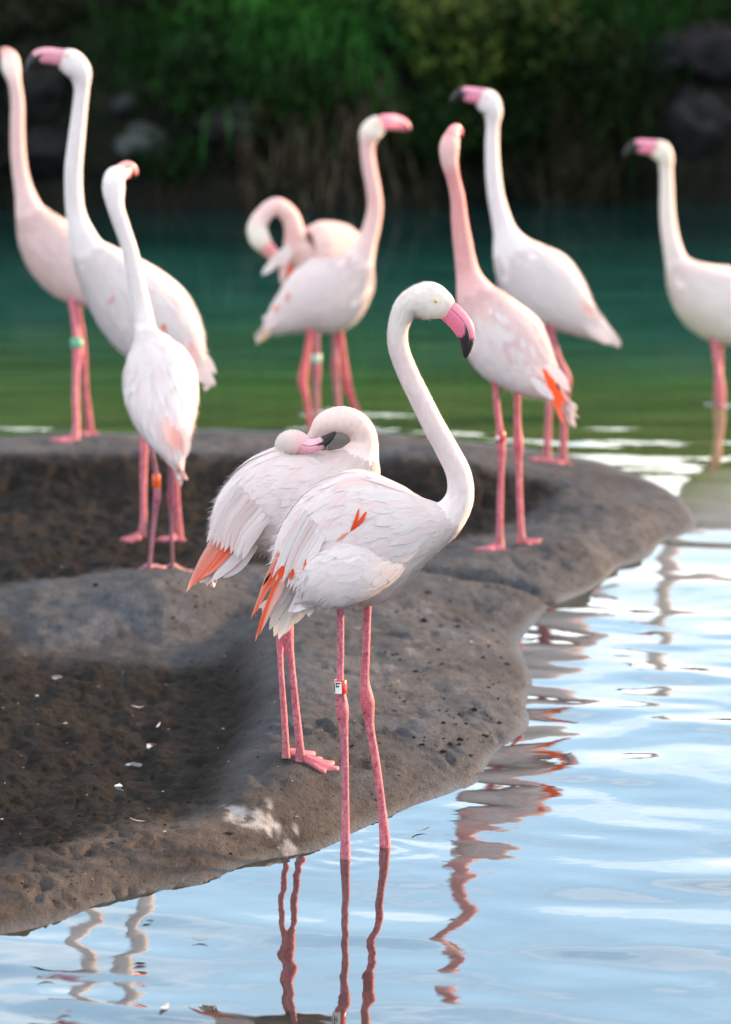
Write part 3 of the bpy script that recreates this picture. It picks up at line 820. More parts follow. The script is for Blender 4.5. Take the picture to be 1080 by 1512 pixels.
    emit('wing_coverts', st, root, 'stuff')
    # ---- down / fine barbs that soften the outline
    st = []
    kf = int(9000 * det)
    gather(st, *fuzz(lf, nb - 0.4, gl - 0.35, int(kf * 1.3), 0.0095, 0.0014, 0.27, cf))
    gather(st, *fuzz(lf, 0.6, nb, int(4500 * det), 0.020, 0.0024, 0.45, cf))
    o_ = 0
    ob = None
    Vs, Fs, Ts, Us, Ns = [], [], [], [], []
    for V, f, t, u, nn in st:
        Vs.append(V); Fs.append(f + o_); Ts.append(t); Us.append(u); Ns.append(nn); o_ += len(V)
    ob = finish('down', np.vstack(Vs), np.vstack(Fs), M_FUZZ, root, np.vstack(Ts), np.vstack(Us), normals=np.vstack(Ns)); ob['kind'] = 'stuff'
    # ---- extra lobes of plumage (a fluffed flank)
    for sp_ in spec.get('lobes', []):
        l2 = Loft(sp_['spine'], Y0, sgn, n_per=8, M=32, default_ratio=sp_.get('ratio', 0.5)); lofts.append(l2)
        fl = finish('flank', l2.P.reshape(-1, 3), l2.faces(), M_SKINFEATHER, root, np.tile(tipw, (len(l2.g) * l2.M, 1)), np.zeros((len(l2.g) * l2.M, 3)))
        k = 420; st = []
        fl['_o'] = root['_o']
        g = np.sort(rng.uniform(0.05, l2.g[-1] - 0.15, k)); th = rng.uniform(0, 2 * np.pi, k)
        P, Q = lay_feathers(l2, g, th, 0.075 * rng.uniform(0.7, 1.2, k), rng.normal(0, 0.25, k), np.full(k, 0.0005), (0.003 + 0.004 * rng.random(k)) * np.clip(1.15 - g / l2.g[-1], 0.1, 1), 0.12, 0.25, 7)
        gather(st, *feather_mesh(P, Q, 0.027 * rng.uniform(0.7, 1.2, k), ftint(k, 7, None, 0.35), 0.2))
        o2 = emit('flank_feathers', st, fl, 'stuff')
        V, f, t, u, nn = fuzz(l2, 0.05, l2.g[-1] - 0.8, 2600, 0.022, 0.0022, 0.4, lambda g_, t_: np.tile(tipw, (len(g_), 1)))
        ob = finish('down', V, f, M_FUZZ, fl, t, u, normals=nn); ob['kind'] = 'stuff'
    # ---- single feathers seen one by one
    for fs in spec.get('feathers', []):
        name, pts, wid, c, tipc, dy = fs[:6]
        if dy == 'near':
            Yf = min(near_surface(lofts, a, b, 7) or Y0 for a, b in pts) - 0.0072
        else:
            Yf = Y0 + dy
        px_feather(root, name, Yf, pts, wid, c, tipc, fs[6] if len(fs) > 6 else 0.35)
    # ---- bill, eyes
    if 'bill' in spec:
        blf = build_bill(root, Y0, spec['bill'], sgn, spec.get('billc', BILLPINK), spec.get('black_at', 0.62), spec.get('gape', 0.30))
    if 'eye' in spec:
        ex, ey, er = spec['eye']
        ye = near_surface([lf], ex, ey, 5) or Y0
        for s_ in (0, 1):
            c = at_depth(ex, ey, ye)
            if s_: 
                cg = np.argmin(np.linalg.norm(lf.C - c, axis=1)); c = c + 2 * (np.dot(lf.C[cg] - c, VIEW)) * VIEW
            r = er * sc; nu_, nv_ = 9, 16
            a = np.linspace(0, np.pi, nu_)[:, None]; b = np.linspace(0, 2 * np.pi, nv_, endpoint=False)[None]
            ax = -1 if not s_ else 1
            V = np.stack([c[0] + r * np.sin(a) * np.cos(b), c[1] + ax * 0.55 * r * np.cos(a) + 0 * b, c[2] + r * np.sin(a) * np.sin(b)], -1).reshape(-1, 3)
            rr = np.repeat(np.sin(np.linspace(0, np.pi, nu_))[:, None], nv_, 1).ravel()
            front = np.repeat((np.cos(np.linspace(0, np.pi, nu_)) > 0)[:, None], nv_, 1).ravel()
            iris = np.array([0.75, 0.55, 0.16]); lid = np.array([0.72, 0.48, 0.36])
            tcol = np.where((rr < 0.34)[:, None], BLACK, np.where((rr < 0.8)[:, None], iris, lid))
            i = np.arange(nu_ - 1)[:, None] * nv_; j = np.arange(nv_)[None]; j2 = (j + 1) % nv_
            f = np.stack([i + j, i + j2, i + nv_ + j2, i + nv_ + j], -1).reshape(-1, 4)
            finish('eye', V, f.tolist(), M_EYE, root, tcol)
    # ---- legs
    for l in spec['legs']:
        build_leg(root, Y0, l, l.get('col', LEGPINK), l.get('band'))
    return root

PEACH = np.array([0.86, 0.36, 0.28])
def fan(name, a, b, k, wid, colours, d0, d1):
    g = np.random.default_rng(k + int(a[0][0])); out = []
    for i in range(k):
        s = i / (k - 1)
        pts = [tuple(np.array(p) * (1 - s) + np.array(q) * s + g.normal(0, 1.2, 2)) for p, q in zip(a, b)]
        c = colours[min(len(colours) - 1, int(s * len(colours)))]; c2 = colours[g.integers(0, len(colours))]
        out.append((name, pts, wid * g.uniform(0.8, 1.25), c * g.uniform(0.8, 1.05), c2 * 0.6 + c * 0.4, d0 + (d1 - d0) * s, 0.5))
    return out
FLOCK = []
# nearest bird, wading
FLOCK.append(dict(label='flamingo wading nearest the camera with an S-curved neck and black-tipped pink bill', sgn=1, nb=7, detail=1.6, dorsal=10, pinkness=0.6,
    spine=[(420, 878, 10), (432, 860, 32), (457, 828, 62), (495, 805, 90), (545, 793, 99), (597, 783, 70), (635, 775, 40), (663, 762, 27, 0, .9), (679, 735, 21, 0, .95), (678, 702, 18.5, 0, .95), (661, 665, 17, 0, .95),
           (641, 629, 16.3, 0, .95), (620, 587, 15.8, 0, .95), (599, 543, 15.3, 0, .95), (588, 508, 15, 0, .95), (590, 476, 15.5, 0, .92), (604, 450, 19.5, 0, .85), (633, 444, 28, 0, .66), (652, 451, 22.5, 0, .66), (663, 458, 16, 0, .66)],
    cols=[(0, WHITE), (5, WHITE), (9, BLUSH * 0.3 + WHITE * 0.7), (13, BLUSH * 0.55 + WHITE * 0.45), (15, CREAM * 0.5 + WHITE * 0.5), (18, CREAM), (19, CREAM)],
    bill=[(652, 454, 15), (662, 459, 16), (674, 470, 16), (684, 483, 15.3), (689, 497, 12.6), (689, 511, 9.2), (688, 522, 5.4), (687, 529, 1.8)],
    face=np.array([0.80, 0.46, 0.44]), face_from=1.1, black_at=0.55, gape=0.36, eye=(643.5, 444, 3.4),
    lobes=[dict(spine=[(462, 874, 20, -0.097), (476, 862, 38, -0.107), (505, 850, 44, -0.107), (545, 832, 45, -0.080), (588, 815, 32, -0.045), (632, 800, 15, -0.010)], ratio=0.6)],
    feathers=fan('flight_feather', [(416, 806), (398, 848), (381, 888), (370, 916)], [(422, 812), (407, 850), (390, 880), (378, 902)], 4, 6.0, (PEACH, CORAL, ORANGE), -0.035, -0.05) + fan('flight_feather', [(426, 815), (408, 862), (391, 908), (378, 946)], [(434, 822), (418, 862), (402, 898), (388, 930)], 5, 6.0, (ORANGE, PEACH, PEACH * 0.5 + WHITE * 0.5), -0.05, -0.065) + [
              ('flight_feather', [(400, 846), (394, 856), (388, 866)], 4, BLACK, BLACK, -0.066, 0.7),
              *fan('tertial_feather', [(452, 752), (428, 800), (404, 852)], [(478, 790), (454, 838), (438, 876)], 8, 13, (WHITE, BLUSH * 0.5 + WHITE * 0.5, WHITE), -0.072, -0.105),
              ('tail_feather', [(445, 872), (425, 905), (412, 944)], 16, WHITE, CREAM, -0.03, 0.2),
              ('tail_feather', [(450, 878), (434, 905), (421, 936)], 16, WHITE, CREAM, -0.02, 0.2),
              ('tail_feather', [(438, 866), (415, 895), (398, 930)], 16, WHITE, CREAM, -0.035, 0.2),
              ('tail_feather', [(430, 862), (410, 885), (395, 905)], 17, WHITE, WHITE, -0.045, 0.2),
              ('tail_feather', [(455, 882), (445, 902), (432, 922)], 16, WHITE, CREAM, 0.0, 0.2),
              ('tail_feather', [(440, 870), (418, 905), (405, 940)], 16, WHITE, CREAM, 0.01, 0.2),
              ('covert_feather', [(541, 756), (534, 768), (520, 784)], 6.5, ORANGE, RED, 'near', 0.5),
              ('covert_feather', [(530, 752), (526, 768), (517, 786)], 5.5, ORANGE, RED, 'near', 0.5),
              ('covert_feather', [(515, 786), (506, 792), (497, 799)], 4, PEACH, CORAL, 'near', 0.6),
              ('covert_feather', [(418, 836), (415, 846), (413, 857)], 10, RED, ORANGE, -0.085, 0.4),
              ('covert_feather', [(433, 840), (431, 850), (428, 857)], 6, RED, ORANGE, -0.1, 0.4),
              ('covert_feather', [(452, 826), (450, 836), (447, 846)], 4, RED, CORAL, -0.12, 0.6)],
    legs=[dict(d=-0.045, water=True, knee=3, pts=[(503, 888, 6), (503, 960, 5.4), (502.6, 1010, 5.8), (505.5, 1047, 9.8), (507.5, 1072, 7), (510, 1142, 5.4), (510.5, 1215, 6), (510, 1268, 8)], col=MAUVE * 0.35 + LEGPINK * 0.65,
               band=(1004, 1024, (0.62, 0.03, 0.02), [(15, 100, 0.06, 0.94, 1.02, (0.8, 0.8, 0.8), 'printed_plate'), (20, 34, 0.15, 0.85, 1.035, (0.02, 0.02, 0.02), 'printed_mark'), (46, 56, 0.12, 0.5, 1.035, (0.02, 0.02, 0.02), 'printed_mark'), (56, 92, 0.12, 0.24, 1.035, (0.02, 0.02, 0.02), 'printed_mark'), (56, 80, 0.34, 0.46, 1.035, (0.02, 0.02, 0.02), 'printed_mark')])),
          dict(d=0.045, water=True, knee=3, pts=[(543, 886, 6.6), (540.5, 965, 6), (539, 1005, 6.8), (543, 1037, 10.3), (546, 1069, 6.8), (555.6, 1127, 6), (563.7, 1188, 6), (569, 1251, 8.5)], col=LEGPINK)]))
# resting bird, head on its back
FLOCK.append(dict(label='resting flamingo with its head laid on its own back, just behind the wading bird', sgn=1, nb=7, detail=1.4, dorsal=14, pinkness=0.5, frame='view',
    spine=[(322, 826, 8), (335, 803, 26), (362, 772, 56), (400, 752, 78), (445, 740, 86), (490, 724, 80), (518, 698, 50, 0, .82), (533, 672, 29, 0, .9), (538, 652, 20.5, 0, .95), (533, 635, 19.5, 0, .95), (519, 623, 19.5, 0, .95), (499, 619, 18.5, 0, .95), (480, 625, 16, 0.0, .95), (470, 643, 14.5, 0.02, .95),
           (458, 660, 14, 0.03, .9), (436, 668, 15, 0.02, .9), (424, 660, 17, -0.02, .8), (428, 653, 17.5, -0.05, .7), (440, 653, 17, -0.06, .7), (450, 657, 13, -0.06, .66)],
    cols=[(0, WHITE), (6, WHITE), (8, CREAM * 0.5 + BLUSH * 0.5), (13, BLUSH * 0.4 + CREAM * 0.6), (16, CREAM), (18, CREAM * 0.7 + BLUSH * 0.3), (19, BLUSH)],
    face=np.array([0.80, 0.36, 0.46]), face_from=2.6,
    bill=[(444, 657, 13, -0.065), (456, 659, 11, -0.066), (467, 657, 9.5, -0.066), (478, 652, 8.5, -0.066), (488, 645, 6, -0.066), (496, 638, 2, -0.066)], black_at=0.55, gape=0.1, billc=np.array([0.74, 0.34, 0.44]),
    feathers=fan('flight_feather', [(338, 766), (308, 810), (288, 842), (275, 874)], [(366, 786), (338, 815), (314, 842), (298, 856)], 12, 6.0, (PEACH * 0.6 + WHITE * 0.4, PEACH, PEACH, CORAL, CORAL, ORANGE), -0.045, -0.07) + [
              *fan('tertial_feather', [(352, 712), (326, 758), (308, 802)], [(396, 765), (372, 800), (356, 826)], 9, 14, (WHITE, BLUSH * 0.5 + WHITE * 0.5, WHITE), -0.07, -0.115),
              ('covert_feather', [(352, 786), (344, 793), (335, 800)], 10, ORANGE, ORANGE, -0.085, 0.4),
              ('tail_feather', [(372, 800), (340, 832), (312, 858)], 16, WHITE, WHITE, -0.07, 0.25),
              ('tail_feather', [(380, 806), (352, 836), (330, 853)], 15, WHITE, WHITE, -0.06, 0.25),
              ('tail_feather', [(360, 800), (325, 830), (296, 858)], 14, WHITE, BLUSH, -0.055, 0.3),
              ('covert_feather', [(387, 762), (386, 776), (384, 791)], 5.5, RED, ORANGE, 'near', 0.3),
              ('covert_feather', [(380, 764), (380, 778), (378, 792)], 5, RED, ORANGE, 'near', 0.3)],
    legs=[dict(d=0.05, knee=2, toe=(465, 1114), pts=[(428, 815, 6), (420, 890, 5), (415, 940, 6.5), (414, 965, 4.6), (419.7, 1055, 4.8), (422.5, 1105, 5.6), (423, 1119, 7)]),
          dict(d=-0.04, knee=2, toe=(501, 1137), pts=[(437, 815, 6), (430, 890, 5.5), (425, 941, 9), (430, 976, 5.4), (437, 1043, 5.4), (443, 1105, 6.5), (444, 1124, 8)])]))
# seen from behind
FLOCK.append(dict(label='flamingo seen from behind with an orange leg band and a pink-stained tail', sgn=1, nb=6, detail=0.7, dorsal=80, pinkness=0.25, ratio=0.85, gcut=0.5,
    spine=[(262, 684, 6, -0.20), (254, 655, 25, -0.17), (246, 622, 42, -0.12), (240, 588, 52, -0.06), (234, 550, 51, 0.0), (225, 518, 34, 0.07), (216, 490, 17, 0.12, .95), (210, 456, 13.5, 0.13, .95), (202, 418, 12.8, 0.13, .95), (198, 396, 12.3, 0.13, .95), (191, 366, 11.5, 0.13, .95), (181, 336, 11.5, 0.13, .95), (171, 305, 12.5, 0.13, .95), (168, 277, 16.5, 0.15, 1.0), (170, 261, 15, 0.17, 1.0), (178, 256, 11, 0.2, 1.0)],
    cols=[(0, BLUSH), (1, BLUSH * 0.6 + WHITE * 0.4), (2, WHITE), (6, WHITE), (15, WHITE)],
    bill=[(174, 259, 12, 0.18), (182, 253, 12.5, 0.21), (189, 250, 12.5, 0.23), (194, 254, 11, 0.25), (197, 261, 7, 0.27)], black_at=0.8, billc=np.array([0.74, 0.24, 0.27]),
    feathers=[('tail_feather', [(250, 640), (252, 665), (256, 682)], 14, PINK, BLUSH, -0.2, 0.4), ('tail_feather', [(262, 635), (266, 662), (267, 686)], 14, CORAL * 0.4 + WHITE * 0.6, BLUSH, -0.21, 0.4), ('tail_feather', [(272, 630), (275, 655), (274, 676)], 14, WHITE, WHITE, -0.2, 0.4),
              ('flight_feather', [(246, 615), (247, 640), (250, 656)], 12, CORAL * 0.35 + WHITE * 0.65, BLUSH, -0.23, 0.4), ('flight_feather', [(256, 628), (259, 650), (262, 668)], 12, CORAL * 0.5 + WHITE * 0.5, PINK, -0.235, 0.4)],
    legs=[dict(d=-0.02, knee=2, behind=0.04, pts=[(218, 640, 4.5), (231, 700, 3.8), (232, 733, 5.5), (229, 760, 3.6), (219, 855, 3.0), (217, 876, 4)], col=MAUVE, band=(700, 719, (0.75, 0.10, 0.01), None)),
          dict(d=0.03, knee=2, behind=0.03, pts=[(248, 640, 4.5), (252, 706, 3.6), (252, 735, 5), (253, 760, 3.2), (255, 838, 2.6), (256, 874, 4)], col=MAUVE * 0.7)]))
# tall bird behind it
FLOCK.append(dict(label='tall white flamingo with a long straight neck, black-tipped bill pointing left', sgn=-1, nb=6, detail=0.8, dorsal=20, pinkness=0.15,
    spine=[(296, 552, 8), (281, 536, 28), (256, 508, 52), (226, 476, 64), (192, 442, 60), (158, 405, 44), (131, 371, 27), (119, 340, 18.5, 0, .95), (112, 314, 14.5, 0, .95), (109, 284, 13.3, 0, .95), (109, 247, 13, 0, .95), (113, 207, 12.2, 0, .95), (118, 162, 11, 0, .95), (121, 128, 11.5, 0, .95), (118, 106, 17, 0, .85), (105, 92, 19, 0, .72), (92, 87, 15.5, 0, .68)],
    cols=[(0, WHITE), (16, WHITE)], face=np.array([0.80, 0.55, 0.55]),
    bill=[(99, 87, 14), (84, 84, 12.5), (69, 82, 12), (57, 84, 11), (48, 92, 8), (42, 101, 4), (39, 107, 1.5)], black_at=0.50, gape=0.25, billc=np.array([0.68, 0.26, 0.34]), eye=(99, 82, 2.6),
    feathers=[('tail_feather', [(285, 520), (303, 545), (318, 570)], 12, WHITE, WHITE, -0.03, 0.3), ('tail_feather', [(278, 525), (296, 552), (310, 571)], 12, WHITE, WHITE, -0.04, 0.3), ('tail_feather', [(290, 510), (308, 535), (319, 552)], 12, WHITE, WHITE, 0.0, 0.3), ('tail_feather', [(270, 525), (290, 550), (302, 566)], 12, BLUSH, WHITE, -0.05, 0.3),
              ('flight_feather', [(282, 505), (287, 522), (296, 540)], 10, PINK, BLUSH, -0.1, 0.4),
              ('covert_feather', [(243, 478), (241, 485), (238, 492)], 8, CORAL, PINK, 'near', 0.5), ('covert_feather', [(168, 436), (165, 443), (160, 449)], 6, PINK, PINK, 'near', 0.5)],
    legs=[dict(d=0.05, knee=1, toe=(186, 802), pts=[(214, 560, 6), (213, 655, 6), (212, 720, 4.8), (212, 770, 5), (210, 793, 7)]),
          dict(d=-0.05, knee=1, toe=(234, 805), pts=[(252, 560, 6), (258, 670, 6.5), (261, 735, 5), (264, 775, 5.5), (264, 796, 8)])]))
# far left
FLOCK.append(dict(label='pinkish flamingo at the left edge of the photo with a green leg band', sgn=-1, nb=6, detail=0.6, dorsal=8, pinkness=0.8, trunk=BLUSH * 0.7 + WHITE * 0.3,
    spine=[(166, 452, 6), (152, 440, 18), (134, 423, 35), (112, 402, 46), (86, 376, 47), (62, 345, 38), (45, 314, 22.5), (38, 290, 15.5, 0, .95), (31.5, 262, 12, 0, .95), (27, 225, 11, 0, .95), (26, 188, 10.3, 0, .95), (26, 151, 9.8, 0, .95), (22, 121, 9.5, 0, .95), (17, 101, 13.5, 0.03, .9), (14, 86, 13, 0.05, .85), (11, 79, 9, 0.07, .8)],
    cols=[(0, BLUSH), (6, BLUSH), (9, BLUSH * 0.7 + PINK * 0.3), (12, BLUSH * 0.9 + PINK * 0.1), (13, CREAM), (15, CREAM)], face=np.array([0.78, 0.22, 0.18]), face_from=1.9,
    bill=[(14, 86, 11, 0.05), (10, 80, 10, 0.08), (5, 79, 8, 0.11), (1, 84, 6, 0.13), (-2, 92, 3, 0.14)], black_at=0.5, billc=np.array([0.78, 0.26, 0.24]),
    legs=[dict(d=-0.04, knee=2, toe=(76, 655), pts=[(105.5, 438, 6), (113, 491, 5.6), (115, 522, 7.2), (113, 545, 5), (112, 587, 5), (113, 630, 5.5), (110, 650, 8)], col=LEGPINK * 1.05, band=(500, 515, (0.10, 0.36, 0.22), None)),
          dict(d=0.05, knee=1, toe=(98, 650), pts=[(112, 438, 5), (122, 510, 6), (126, 572, 4.8), (132, 625, 5.5), (132, 643, 7.5)], col=LEGPINK * 1.05)]))
# middle, facing right
FLOCK.append(dict(label='flamingo in the middle facing right with its pink bill raised, pink neck', sgn=1, nb=6, detail=0.6, dorsal=8, pinkness=0.35,
    spine=[(396, 486, 8), (407, 478, 17), (428, 463, 31), (457, 446, 49), (490, 432, 57), (516, 410, 42), (532, 383, 22), (541, 361, 15, 0, .95), (549, 335, 12.5, 0, .95), (554, 305, 11, 0, .95), (551, 275, 10.5, 0, .95), (545, 243, 10.2, 0, .95), (543, 214, 10.8, 0, .95), (547, 196, 15.5, 0, .85), (556, 187, 15.5, 0, .72), (565, 183, 12.5, 0, .7)],
    cols=[(0, WHITE), (5, WHITE), (7, BLUSH), (9, BLUSH * 0.5 + PINK * 0.5), (12, BLUSH * 0.6 + PINK * 0.4), (13, CREAM), (15, CREAM)], face=np.array([0.80, 0.5, 0.45]),
    bill=[(562, 181, 11, 0), (573, 180, 11, 0.02), (584, 181, 11, 0.05), (594, 184, 9.5, 0.07), (601, 189, 6.5, 0.08), (605, 194, 2.5, 0.085)], black_at=0.86, billc=np.array([0.74, 0.22, 0.34]), eye=(556, 183, 2.4),
    feathers=[('tail_feather', [(412, 468), (398, 488), (383, 505)], 11, CREAM, np.array([0.86, 0.5, 0.25]), -0.02, 0.3), ('tail_feather', [(418, 462), (402, 468), (387, 470)], 11, WHITE, WHITE, -0.04, 0.3), ('tail_feather', [(415, 470), (400, 480), (388, 487)], 11, WHITE, BLUSH, -0.05, 0.3),
              ('covert_feather', [(427, 432), (425, 440), (423, 446)], 3.5, RED, CORAL, 'near', 0.5), ('covert_feather', [(411, 450), (408, 456), (404, 460)], 6, CORAL, CORAL, -0.09, 0.4)],
    legs=[dict(d=-0.04, water=True, knee=2, pts=[(460, 482, 6), (453.5, 523, 5), (447.5, 562, 6.8), (453, 590, 4.8), (460, 638, 5)], col=LEGPINK * np.array([1.15, 0.85, 0.75])),
          dict(d=0.04, water=True, knee=2, pts=[(501, 486, 6), (508, 532, 5), (514, 573, 6.8), (521, 592, 4.8), (534, 630, 5)], col=LEGPINK * np.array([1.15, 0.85, 0.75]))]))
# preening bird behind it
FLOCK.append(dict(label='pink flamingo preening with its neck looped down, partly hidden by the bird facing right', sgn=-1, nb=5, detail=0.6, dorsal=10, pinkness=0.8, dY=0.0, trunk=BLUSH,
    spine=[(530, 402, 10, 0.12), (520, 386, 30, 0.1), (500, 377, 46, 0.06), (474, 380, 49, 0), (451, 382, 36, -0.04), (438, 366, 20, -0.06), (435, 340, 14.5, -0.07, .95), (427, 318, 13.3, -0.07, .95), (408, 305, 12.8, -0.08, .95), (388, 319, 12.3, -0.09, .95), (380, 337, 14.5, -0.10, .9), (384, 353, 15, -0.11, .8), (393, 364, 12, -0.11, .75)],
    cols=[(0, BLUSH * 0.7 + WHITE * 0.3), (4, BLUSH), (6, PINK * 0.5 + BLUSH * 0.5), (9, BLUSH), (10, CREAM), (12, CREAM)], face=np.array([0.80, 0.40, 0.36]),
    bill=[(390, 362, 12, -0.11), (399, 371, 10.5, -0.11), (406, 377, 9, -0.11), (413, 381, 7, -0.11), (420, 381, 3, -0.11)], black_at=0.85, billc=np.array([0.74, 0.26, 0.30]),
    feathers=[('covert_feather', [(428, 362), (408, 385), (387, 406)], 16, WHITE, WHITE, -0.13, 0.25), ('covert_feather', [(432, 370), (418, 385), (405, 392)], 14, WHITE, BLUSH, -0.135, 0.3), ('flight_feather', [(432, 390), (428, 400), (424, 410)], 8, RED, ORANGE, -0.14, 0.4), ('covert_feather', [(424, 375), (419, 398), (416, 420)], 12, BLUSH, BLUSH, -0.12, 0.3)],
    legs=[dict(d=-0.04, water=True, knee=2, pts=[(467.5, 470, 5), (467.5, 520, 4.6), (467.5, 548, 6.4), (467.5, 575, 4.4), (468, 610, 4.6)], col=MAUVE * 0.6 + LEGPINK * 0.4, band=(523, 535, (0.42, 0.60, 0.52), None)),
          dict(d=0.05, water=True, knee=2, pts=[(497, 470, 5.5), (496, 515, 5), (495.5, 540, 6.2), (497, 565, 4.4), (500, 606, 4.4)], col=MAUVE * 0.6 + LEGPINK * 0.4)]))
# salmon necked bird on the lip
FLOCK.append(dict(label='flamingo with a salmon pink neck, red leg band and orange tail feathers', sgn=-1, nb=6, detail=0.8, dorsal=38, pinkness=0.4, mantle=PINK * 0.45 + WHITE * 0.55,
    spine=[(826, 586, 7, -0.05), (812, 573, 19, -0.04), (794, 556, 34, -0.03), (770, 533, 50, -0.01), (745, 504, 57), (722, 469, 46, .02), (702, 434, 29, .04), (692, 406, 18.5, .05, .95), (687, 381, 15.3, .05, .95), (683, 355, 14, .05, .95), (679, 325, 12.2, .05, .95), (676, 292, 10.7, .05, .95), (669, 260, 10, .05, .95), (664, 237, 12.5, .05, .95), (664, 217, 14.6, .06, .95), (667, 203, 12.5, .08, .9)],
    cols=[(0, WHITE), (4, WHITE), (5.4, BLUSH), (6.2, PINK * 0.7 + BLUSH * 0.3), (7, PINK), (10, SALMON * 0.5 + PINK * 0.5), (12, SALMON * 0.6 + PINK * 0.4), (13, BLUSH * 0.6 + PINK * 0.4), (14.5, BLUSH * 0.4 + PINK * 0.6), (15, SALMON)], face=np.array([0.74, 0.28, 0.27]), face_from=1.3,
    bill=[(666, 205, 11, 0.08), (670, 196, 10, 0.11), (674, 191, 8.5, 0.14), (678, 195, 7, 0.17), (680, 202, 4, 0.19)], black_at=0.9, billc=np.array([0.74, 0.24, 0.27]),
    feathers=[('flight_feather', [(803, 545), (817, 575), (827, 602)], 12, ORANGE, ORANGE, -0.16, 0.4), ('flight_feather', [(806, 548), (822, 590), (832, 628)], 12, ORANGE, CORAL, -0.15, 0.5), ('flight_feather', [(812, 555), (824, 578), (838, 600)], 10, CORAL, ORANGE, -0.14, 0.5),
              ('tail_feather', [(805, 540), (826, 560), (842, 578)], 14, WHITE, WHITE, -0.08, 0.3), ('tail_feather', [(800, 530), (822, 550), (840, 566)], 14, WHITE, WHITE, -0.06, 0.3), ('tail_feather', [(798, 550), (818, 572), (836, 592)], 14, WHITE, BLUSH, -0.10, 0.3), ('tail_feather', [(785, 558), (802, 575), (818, 590)], 15, WHITE, WHITE, -0.17, 0.3),
              ('flight_feather', [(822, 566), (825, 571), (828, 577)], 4, BLACK, BLACK, -0.17, 0.4)],
    legs=[dict(d=-0.03, knee=3, toe=(704, 819), pts=[(731, 562, 5.6), (734.5, 605, 4.8), (739, 640, 5), (740.5, 664, 6.4), (740.5, 685, 4.6), (739, 736, 4.6), (738, 790, 5.5), (738, 808, 8)], col=LEGPINK, band=(637, 652, (0.45, 0.02, 0.03), [(30, 80, 0.3, 0.75, 1.03, (0.8, 0.78, 0.78), 'printed_mark')])),
          dict(d=0.04, knee=2, toe=(790, 803), pts=[(763.5, 572, 6), (764.5, 625, 5), (765.7, 657, 7.2), (766.5, 680, 4.8), (767, 714, 4.6), (769.5, 785, 5.5), (770, 802, 8)])]))
# white bird behind it
FLOCK.append(dict(label='white flamingo behind the salmon-necked one with its black-tipped bill raised', sgn=-1, nb=6, detail=0.6, dorsal=12, pinkness=0.15,
    spine=[(893, 493, 11), (876, 482, 18), (853, 465, 30), (827, 444, 47), (800, 421, 54), (775, 396, 46), (757, 369, 31), (746, 342, 17.5, 0, .95), (739, 317, 13.8, 0, .95), (732.5, 289, 12, 0, .95), (728.5, 254, 11, 0, .95), (727, 213, 10, 0, .95), (728, 183, 10, 0, .95), (728, 164, 14, 0, .88), (720, 150, 17.5, 0, .72), (709, 144.5, 14, 0, .7)],
    cols=[(0, WHITE), (15, WHITE)], face=np.array([0.80, 0.60, 0.58]),
    bill=[(715, 143, 12.5), (702, 141, 11.5), (690, 139, 11), (680, 139, 9), (672, 144, 5.5), (666, 150, 2)], black_at=0.48, billc=np.array([0.72, 0.24, 0.36]), eye=(719, 143, 2.3),
    feathers=[('tail_feather', [(868, 470), (890, 482), (909, 498)], 13, WHITE, WHITE, -0.02, 0.25), ('tail_feather', [(866, 478), (886, 492), (904, 508)], 13, WHITE, WHITE, -0.04, 0.25), ('tail_feather', [(860, 476), (880, 494), (897, 508)], 12, WHITE, BLUSH, -0.05, 0.25), ('tail_feather', [(866, 450), (878, 460), (889, 472)], 11, WHITE, BLUSH, -0.06, 0.4), ('flight_feather', [(860, 440), (868, 452), (876, 466)], 9, BLUSH, PINK, -0.08, 0.4)],
    legs=[dict(d=-0.04, knee=2, toe=(806, 692), pts=[(810, 475, 6), (824, 527, 5), (837, 559, 6.8), (836, 585, 4.8), (833, 629, 5), (832, 668, 6), (831, 684, 8)], col=LEGPINK * 0.9),
          dict(d=0.05, knee=1, toe=(780, 686), pts=[(806, 475, 6), (814, 560, 6.4), (811.5, 595, 4.8), (808.7, 650, 5.5), (808, 668, 6), (807, 680, 8)], col=LEGPINK * 0.85)]))
# right edge
FLOCK.append(dict(label='white flamingo cut off by the right edge, standing in the green water', sgn=-1, nb=6, detail=0.6, dorsal=8, pinkness=0.35,
    spine=[(1160, 512, 8), (1138, 496, 22), (1108, 474, 42), (1074, 454, 55), (1041, 436, 51), (1015, 412, 34), (1000, 388, 18), (993, 364, 13.5, 0, .95), (988, 337, 12, 0, .95), (985.5, 308, 11, 0, .95), (985, 276, 10, 0, .95), (984, 248, 9.8, 0, .95), (983, 235, 12, 0, .9), (977, 224, 15, 0, .75), (966, 219, 13, 0, .7)],
    cols=[(0, WHITE), (6, BLUSH * 0.3 + WHITE * 0.7), (14, CREAM)], face=np.array([0.80, 0.55, 0.52]),
    bill=[(971, 218, 11), (958, 217, 11), (946, 216, 10.5), (936, 217, 9), (928, 222, 5.5), (921, 230, 2)], black_at=0.48, billc=np.array([0.72, 0.22, 0.34]), eye=(972, 216, 2.2),
    feathers=[('tail_feather', [(1140, 492), (1160, 508), (1178, 522)], 13, WHITE, WHITE, -0.02, 0.25), ('tail_feather', [(1140, 500), (1158, 516), (1174, 530)], 13, WHITE, WHITE, -0.04, 0.25)],
    legs=[dict(d=-0.04, water=True, knee=2, pts=[(1055, 500, 7), (1060, 540, 5.4), (1064, 573, 6.8), (1066, 602, 5)], col=LEGPINK),
          dict(d=0.04, water=True, knee=2, pts=[(1061, 500, 7), (1063, 540, 5), (1061, 566, 6.5), (1059, 594, 5)], col=LEGPINK * 0.95)]))
for b in FLOCK:
    build_flamingo(b)

build_water()

